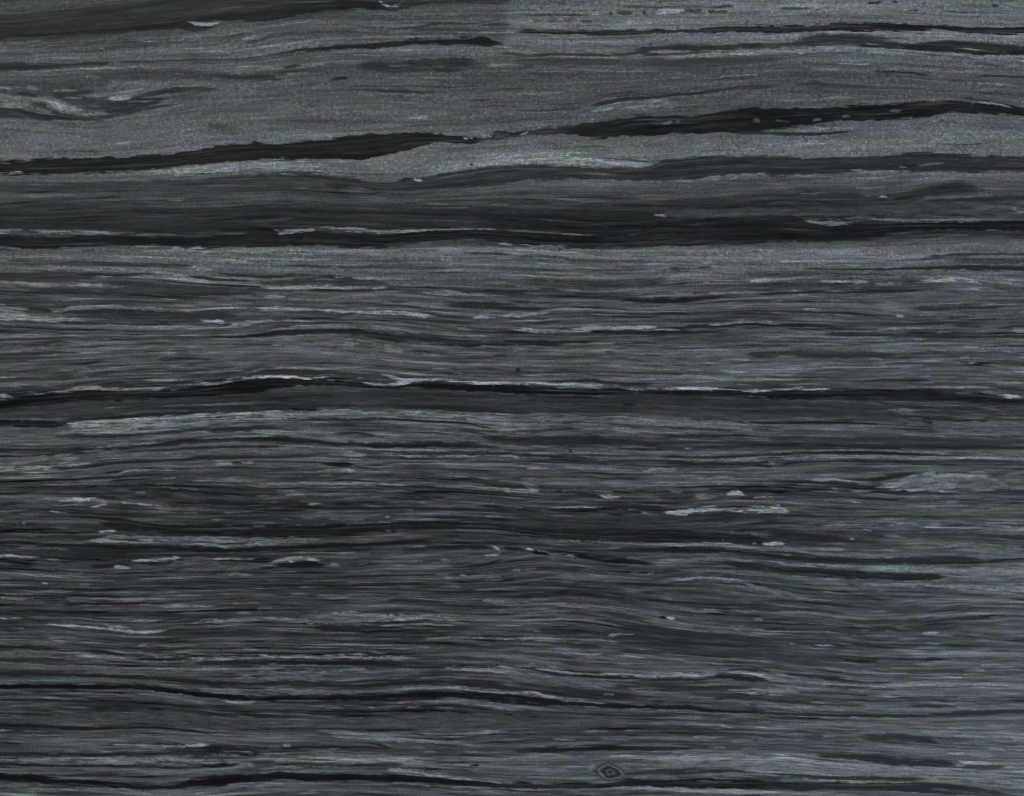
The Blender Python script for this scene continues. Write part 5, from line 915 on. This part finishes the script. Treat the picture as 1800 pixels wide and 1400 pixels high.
# ------------------------------------------------------------------ the traced streaks themselves
sizes = {True: [], False: []}
for k, (tone, soft, pts) in enumerate(STREAKS):
    x = np.clip([p[0] for p in pts], 0, W)
    if (tone <= 52 and soft <= 14) or (tone >= 88 and soft <= 12):
        sizes[tone <= 52].append(((x[-1] - x[0]) * np.mean([p[2] for p in pts]), k))
CHOSEN = {k for v in sizes.values() for a_, k in sorted(v, reverse=True)[:290] if a_ > 110}
PART = np.zeros((NY, NX), np.int32)           # 0 = ground mass, n = streak n
parts = []                                     # (id, kind)
REL = np.zeros_like(T)
for k, (tone, soft, pts) in enumerate(STREAKS):
    if tone > 108:
        tone = 108 + (tone - 108) * 0.6
    px = np.array([p[0] for p in pts]); py = np.array([p[1] for p in pts]); pt = np.array([p[2] for p in pts])
    px = px + np.arange(len(px)) * 1e-3
    i0 = max(np.searchsorted(XS, px[0]), 0); i1 = np.searchsorted(XS, px[-1])
    if i1 - i0 < 3:
        c = int(np.argmin(abs(XS - px.mean()))); i0, i1 = max(c - 2, 0), min(c + 3, NX)
    xs = XS[i0:i1]
    yc = np.interp(xs, px, py); th = np.interp(xs, px, pt)
    if 84 <= tone < 150 and px[-1] - px[0] < 22:
        th = th * 0.78
    n = len(xs)
    # round the corners of the traced line
    r = int(min(9, max(1, n // 14)))
    ker = np.hanning(2 * r + 3)[1:-1]; ker /= ker.sum()
    yc = np.convolve(np.pad(yc, r, mode='reflect', reflect_type='odd') if n > r + 1 else np.pad(yc, r, mode='edge'), ker, 'valid')
    th = np.convolve(np.pad(th, r, mode='edge'), ker, 'valid')
    length = px[-1] - px[0]
    big = min(1.0, length / 120.0)
    sd = 100 + k
    jag = lambda s, q: (vnoise(xs / q, np.full_like(xs, sd * 0.37), s) - 0.5) * 2
    up = jag(21, 5.0) * 0.8 + jag(22, 16.0) * 1.1 * big + jag(23, 46.0) * 1.2 * big
    dn = jag(24, 5.0) * 0.8 + jag(25, 16.0) * 1.1 * big + jag(26, 46.0) * 1.2 * big
    lim = np.maximum(th * 0.22, 0.35)
    up = np.clip(up, -lim, lim); dn = np.clip(dn, -lim, lim)
    tl = min(26.0, 0.22 * length)
    tap = np.ones(n)
    if px[0] > 5:
        tap *= sstep((xs - px[0]) / tl + 0.15)
    if px[-1] < W - 5:
        tap *= sstep((px[-1] - xs) / tl + 0.15)
    half = (0.5 * th + 0.4 * np.clip((7 - th) / 4, 0, 1)) * (0.35 + 0.65 * tap)
    s2 = soft / 2.8
    if tone < 60:
        s2 = max(1.55 * s2, min(2.4, 0.45 * th.mean()))
    pad = s2 + th.max() + 4
    j0 = np.searchsorted(YS, yc.min() - pad); j1 = np.searchsorted(YS, yc.max() + pad)
    if j1 - j0 < 2:
        continue
    y = YS[j0:j1, None]
    da = y - (yc - half + up)[None, :]
    db = (yc + half + dn)[None, :] - y
    d = np.minimum(da, db)
    fb = FIB[j0:j1, i0:i1]
    d = d + fb * np.minimum(3.8, 0.26 * th + 0.3)[None, :]
    m = sstep(d / max(s2, 0.8) + 0.5) * (tap ** 0.5)[None, :]
    if tone >= 84 and (length > 22 or tone < 150):      # pale streaks are bundles of broken fibres
        m = m * (0.25 + 0.75 * sstep((GAP[j0:j1, i0:i1] - 0.34) / 0.2))
    if tone < 60 and length > 60:       # dark veins are strands that fade in and out
        strand = sstep((vnoise(XX[j0:j1, i0:i1] / 120.0, VV[j0:j1, i0:i1] / 2.6, 51) - 0.22) / 0.3)
        w_ = np.interp(th.mean(), [3, 8, 16, 26], [0.34, 0.28, 0.18, 0.08])
        m = m * (1 - w_ + w_ * strand)
    # thin streaks thin out and break up along their length
    fade = 0.92 + 0.12 * jag(27, 30.0)
    if soft <= 8 and th.mean() < 9:
        m = m * np.clip(fade, 0, 1)[None, :]
    Tl = T[j0:j1, i0:i1]
    if tone < 60:      # dark streaks: faint paler veils, blacker towards the rim
        inner = 0.20 * (Tl - np.median(Tl)) + 8 * fb + 19 * (vnoise(XX[j0:j1, i0:i1] / 90.0, VV[j0:j1, i0:i1] / 4.0, 31) - 0.42)
        inner = inner * np.clip(d / 6.0, 0.25, 1)
    else:
        inner = 0.25 * (Tl - np.median(Tl)) + 20 * fb * min(1.0, tone / 110.0)
    T[j0:j1, i0:i1] = Tl * (1 - m) + (tone + inner) * m
    if tone < 50 and th.mean() > 9 and length > 160:       # fine grey lines inside the broad dark veins
        for _ in range(int(3 + length / 110)):
            a_ = rng.uniform(xs[0], xs[-1]); l_ = rng.uniform(50, 240)
            env = np.clip(1 - abs(2 * (xs - a_) / l_) ** 2, 0, 1)
            yo = yc + rng.uniform(-0.36, 0.36) * th + 0.8 * jag(61 + _ % 5, 22.0)
            T[j0:j1, i0:i1] += m * (rng.uniform(7, 24) * env * (half > 2.5))[None, :] * np.exp(-((y - yo[None, :]) / rng.uniform(0.9, 1.6)) ** 2)
    sp = SPK[j0:j1, i0:i1]
    if tone < 60:
        SPK[j0:j1, i0:i1] = sp * (1 - m) + 0.22 * m
    kind = None
    if tone <= 52 and soft <= 14:
        kind = 'dark_streak'
    elif tone >= 88 and soft <= 12:
        kind = 'pale_streak'
    if kind and k in CHOSEN:
        sel = m > 0.5
        PART[j0:j1, i0:i1][sel] = len(parts) + 1
        parts.append(kind)

# ------------------------------------------------------------------ the small eye-shaped knot
KX, KY = 1072.5, 1358.0
kc, ks = math.cos(0.20), math.sin(0.20)
ex = ((XX - KX) * kc + (YY - KY) * ks) / 24.0; ey = (-(XX - KX) * ks + (YY - KY) * kc) / 14.5
wob = 0.22 * (vnoise(XX / 7.0, YY / 6.0, 41) - 0.5)
rr = (abs(ex) ** 1.45 + abs(ey) ** 1.45) ** (1 / 1.45) + wob
brk = 0.55 + 0.45 * vnoise(XX / 9.0, YY / 5.0, 43)
ringt = 66 - 14 * np.exp(-((rr - 0.05) / 0.16) ** 2) + 12 * np.exp(-((rr - 0.28) / 0.10) ** 2) - 24 * np.exp(-((rr - 0.56) / 0.14) ** 2) \
    + 36 * brk * np.exp(-((rr - 0.86) / 0.085) ** 2) - 14 * brk * np.exp(-((rr - 1.06) / 0.08) ** 2) + 12 * brk * np.exp(-((rr - 1.2) / 0.07) ** 2)
km = sstep((1.45 - rr) / 0.4)
T = T * (1 - km) + ringt * km
parts.append('knot')
PART[rr < 1.1] = len(parts)

T = 62 + (T - 62) * np.where(T > 62, 1.20, 1.12)
T = np.clip(T, 15, 190)
REL = blur1(blur1(T, 1.0, 0), 1.0, 1)
Z = TOP + (np.clip(REL, 20, 110) - 70) / 90.0 * 0.00006
edge = (np.minimum.reduce([np.arange(NX)[None, :].repeat(NY, 0), (NX - 1 - np.arange(NX))[None, :].repeat(NY, 0),
                           np.arange(NY)[:, None].repeat(NX, 1), (NY - 1 - np.arange(NY))[:, None].repeat(NX, 1)]))
Z = np.where(edge == 0, TOP - 0.0035, np.where(edge == 1, TOP - 0.0006, Z))

# ------------------------------------------------------------------ material: tone carried by the streaks, grain by nodes
def make_material():
    m = bpy.data.materials.new('streaked_grey_grain')
    m.use_nodes = True
    nt = m.node_tree; N = nt.nodes; L = nt.links
    N.clear()
    out = N.new('ShaderNodeOutputMaterial'); p = N.new('ShaderNodeBsdfPrincipled')
    L.new(p.outputs[0], out.inputs[0])

    def attr(name):
        a = N.new('ShaderNodeAttribute'); a.attribute_name = name; return a

    def math_(op, a, b=None, c=None):
        n = N.new('ShaderNodeMath'); n.operation = op
        for i, v in enumerate((a, b, c)):
            if v is None:
                continue
            if isinstance(v, (int, float)):
                n.inputs[i].default_value = v
            else:
                L.new(v, n.inputs[i])
        return n.outputs[0]

    flow_v = attr('grain_flow').outputs['Vector']
    tone = attr('tone').outputs['Fac']
    spk = attr('speckle').outputs['Fac']

    tc = N.new('ShaderNodeTexCoord')
    flat = N.new('ShaderNodeVectorMath'); flat.operation = 'SCALE'; flat.inputs['Scale'].default_value = 1.0 / PX
    L.new(tc.outputs['Object'], flat.inputs[0])
    flat_v = flat.outputs[0]

    def noise(sc, detail=2.0, rough=0.55, src=flow_v, off=0.0):
        mp = N.new('ShaderNodeMapping'); mp.inputs['Scale'].default_value = sc
        mp.inputs['Location'].default_value = (off, off * 0.7, 0)
        L.new(src, mp.inputs['Vector'])
        n = N.new('ShaderNodeTexNoise'); n.noise_dimensions = '2D'
        n.inputs['Scale'].default_value = 1.0; n.inputs['Detail'].default_value = detail
        n.inputs['Roughness'].default_value = rough
        L.new(mp.outputs[0], n.inputs['Vector'])
        return n

    fib = noise((1 / 45, 1 / 2.7, 1), 3.0, 0.65).outputs['Fac']
    spec = noise((1 / 8.0, 1 / 6.5, 1), 3.0, 0.8, src=flat_v, off=31).outputs['Fac']
    fine = noise((1 / 3.2, 1 / 2.6, 1), 1.0, 0.6, src=flat_v, off=77).outputs['Fac']
    f = math_('MULTIPLY', math_('MULTIPLY', math_('SUBTRACT', fib, 0.5), 0.60), math_('MULTIPLY_ADD', spk, -0.55, 1.0))
    patch = noise((1 / 95, 1 / 30, 1), 2.0, 0.6, off=520).outputs['Fac']
    patch = math_('MAXIMUM', math_('MULTIPLY_ADD', patch, 3.0, -0.65), 0.15)
    s = math_('MULTIPLY', math_('MULTIPLY', math_('MULTIPLY', math_('SUBTRACT', spec, 0.5), spk), 0.80), patch)
    g = math_('MULTIPLY', math_('SUBTRACT', fine, 0.5), 0.34)
    tiny = noise((1 / 5.0, 1 / 4.0, 1), 1.0, 0.5, src=flat_v, off=411).outputs['Fac']
    sp2 = math_('MULTIPLY', math_('MULTIPLY', math_('MAXIMUM', math_('SUBTRACT', tiny, 0.60), 0.0), 1.5), spk)
    g = math_('ADD', g, sp2)
    k = math_('ADD', math_('ADD', f, s), math_('ADD', g, 1.0))
    t = math_('MULTIPLY', tone, k)
    lin = math_('POWER', math_('MAXIMUM', t, 0.02), 2.2)

    # faint green, violet, brown and blue minerals in drawn-out patches
    ga = noise((1 / 75, 1 / 24, 1), 1.5, 0.5, off=150).outputs['Fac']
    gb = noise((1 / 120, 1 / 30, 1), 1.5, 0.5, off=260).outputs['Fac']
    ga = math_('SUBTRACT', ga, 0.51); gb = math_('SUBTRACT', gb, 0.5)
    mx = N.new('ShaderNodeCombineXYZ')
    L.new(math_('ADD', math_('MULTIPLY_ADD', ga, 0.25, 0.965), math_('MULTIPLY', gb, -0.14)), mx.inputs[0])
    L.new(math_('MULTIPLY_ADD', ga, -0.19, 1.01), mx.inputs[1])
    L.new(math_('ADD', math_('MULTIPLY_ADD', ga, 0.14, 1.008), math_('MULTIPLY', gb, 0.26)), mx.inputs[2])
    sc = N.new('ShaderNodeVectorMath'); sc.operation = 'SCALE'
    L.new(mx.outputs[0], sc.inputs[0]); L.new(lin, sc.inputs['Scale'])
    L.new(sc.outputs[0], p.inputs['Base Color'])
    p.inputs['Roughness'].default_value = 0.44
    p.inputs['IOR'].default_value = 1.45
    p.inputs['Specular IOR Level'].default_value = 0.16
    bump = N.new('ShaderNodeBump'); bump.inputs['Strength'].default_value = 0.03
    bump.inputs['Distance'].default_value = 0.0004
    L.new(math_('ADD', fine, fib), bump.inputs['Height'])
    L.new(bump.outputs[0], p.inputs['Normal'])
    return m


MAT = make_material()


def core_material():
    m = bpy.data.materials.new('dark_core')
    m.use_nodes = True
    nt = m.node_tree; p = nt.nodes['Principled BSDF']
    n = nt.nodes.new('ShaderNodeTexNoise'); n.inputs['Scale'].default_value = 240
    r = nt.nodes.new('ShaderNodeValToRGB')
    r.color_ramp.elements[0].color = (0.03, 0.032, 0.033, 1); r.color_ramp.elements[1].color = (0.075, 0.078, 0.08, 1)
    nt.links.new(n.outputs['Fac'], r.inputs[0]); nt.links.new(r.outputs[0], p.inputs['Base Color'])
    p.inputs['Roughness'].default_value = 0.7
    return m


# ------------------------------------------------------------------ build the panel
panel = bpy.data.objects.new('wood_grain_panel', None)
scene.collection.objects.link(panel)
panel.empty_display_size = 0.05
panel['label'] = 'dark grey panel with wavy wood-like grain, black streaks and thin pale threads'
panel['category'] = 'panel'

PXX = (XX - W / 2) * PX
PYY = (H / 2 - YY) * PX
P = np.stack([PXX, PYY, Z], -1).reshape(-1, 3)
# normals of the whole face, so that neighbouring pieces shade as one surface
gzx = np.gradient(Z, axis=1) / np.gradient(PXX, axis=1)
gzy = np.gradient(Z, axis=0) / np.gradient(PYY, axis=0)
NRM = np.stack([-gzx, -gzy, np.ones_like(Z)], -1)
NRM /= np.linalg.norm(NRM, axis=-1, keepdims=True)
NRM = NRM.reshape(-1, 3)
tone_f = (T / 255.0).astype(np.float32).ravel()
spk_f = SPK.astype(np.float32).ravel()
flow_f = np.stack([XX, VV, np.zeros_like(XX)], -1).astype(np.float32).reshape(-1, 3)

jj, ii = np.meshgrid(np.arange(NY - 1), np.arange(NX - 1), indexing='ij')
v00 = (jj * NX + ii).ravel()
QUADS = np.stack([v00, v00 + NX, v00 + NX + 1, v00 + 1], 1)      # counter-clockwise seen from above
cell = PART[:-1, :-1].ravel()


def main_run(sel):
    """cells of a piece that hang together; the crumbs go back to the ground mass"""
    js, is_ = sel // (NX - 1), sel % (NX - 1)
    a, b, c, d = js.min(), js.max() + 1, is_.min(), is_.max() + 1
    m = np.zeros((b - a + 2, d - c + 2), bool); m[js - a + 1, is_ - c + 1] = True
    lab = np.where(m, np.arange(m.size).reshape(m.shape) + 1, 0)
    while True:
        n = lab.copy()
        for ax in (0, 1):
            # sweep the largest label along every unbroken run, both ways
            x = n if ax == 1 else n.T
            mm = m if ax == 1 else m.T
            for sgn in (1, -1):
                y = x[:, ::sgn]; k = mm[:, ::sgn]
                run = np.cumsum(~k, 1)
                off = run.astype(np.int64) * (lab.size + 2)
                y2 = np.where(k, np.maximum.accumulate(y + off, 1) - off, 0)
                x = y2[:, ::sgn]
            n = x if ax == 1 else x.T
        if (n == lab).all():
            break
        lab = n
    v = lab[js - a + 1, is_ - c + 1]
    u, cnt = np.unique(v, return_counts=True)
    return v == u[np.argmax(cnt)]


def build_piece(name, sel, parent):
    q = QUADS[sel]
    ids, inv = np.unique(q, return_inverse=True)
    inv = inv.reshape(-1)
    me = bpy.data.meshes.new(name)
    nq = len(q)
    me.vertices.add(len(ids)); me.loops.add(nq * 4); me.polygons.add(nq)
    me.vertices.foreach_set('co', P[ids].astype(np.float32).ravel())
    me.loops.foreach_set('vertex_index', inv.astype(np.int32))
    me.polygons.foreach_set('loop_start', np.arange(0, nq * 4, 4, dtype=np.int32))
    me.update(calc_edges=True)
    me.polygons.foreach_set('use_smooth', np.ones(nq, bool))
    a = me.attributes.new('tone', 'FLOAT', 'POINT'); a.data.foreach_set('value', tone_f[ids])
    a = me.attributes.new('speckle', 'FLOAT', 'POINT'); a.data.foreach_set('value', spk_f[ids])
    a = me.attributes.new('grain_flow', 'FLOAT_VECTOR', 'POINT'); a.data.foreach_set('vector', flow_f[ids].ravel())
    a = me.attributes.new('custom_normal', 'FLOAT_VECTOR', 'POINT'); a.data.foreach_set('vector', NRM[ids].astype(np.float32).ravel())
    me.materials.append(MAT)
    o = bpy.data.objects.new(name, me)
    scene.collection.objects.link(o)
    o.parent = parent
    return o


order = np.argsort(cell, kind='stable')
starts = np.searchsorted(cell[order], np.arange(len(parts) + 2))
pieces = []
for k, kind in enumerate(parts, 1):
    sel = order[starts[k]:starts[k + 1]]
    if len(sel) == 0:
        continue
    keep = main_run(sel)
    cell[sel[~keep]] = 0
    sel = sel[keep]
    if len(sel) < 24:
        cell[sel] = 0
        continue
    pieces.append((kind, sel))
build_piece('grain_face', cell == 0, panel)
for kind, sel in pieces:
    o = build_piece(kind, sel, panel)
    if kind == 'knot':
        o['label'] = 'small eye-shaped knot with a pale rim near the bottom'

x0, x1 = PXX[0, 0], PXX[0, -1]; y0, y1 = PYY[-1, 0], PYY[0, 0]
zt = TOP - 0.0036
vs = [(x0, y0, 0), (x1, y0, 0), (x1, y1, 0), (x0, y1, 0), (x0, y0, zt), (x1, y0, zt), (x1, y1, zt), (x0, y1, zt)]
fs = [(3, 2, 1, 0), (4, 5, 6, 7), (0, 1, 5, 4), (1, 2, 6, 5), (2, 3, 7, 6), (3, 0, 4, 7)]
cm = bpy.data.meshes.new('core_board'); cm.from_pydata(vs, [], fs); cm.update()
cm.materials.append(core_material())
co = bpy.data.objects.new('core_board', cm); scene.collection.objects.link(co); co.parent = panel
print('pieces', len(parts), 'grid', NX, NY, 'quads', len(QUADS))
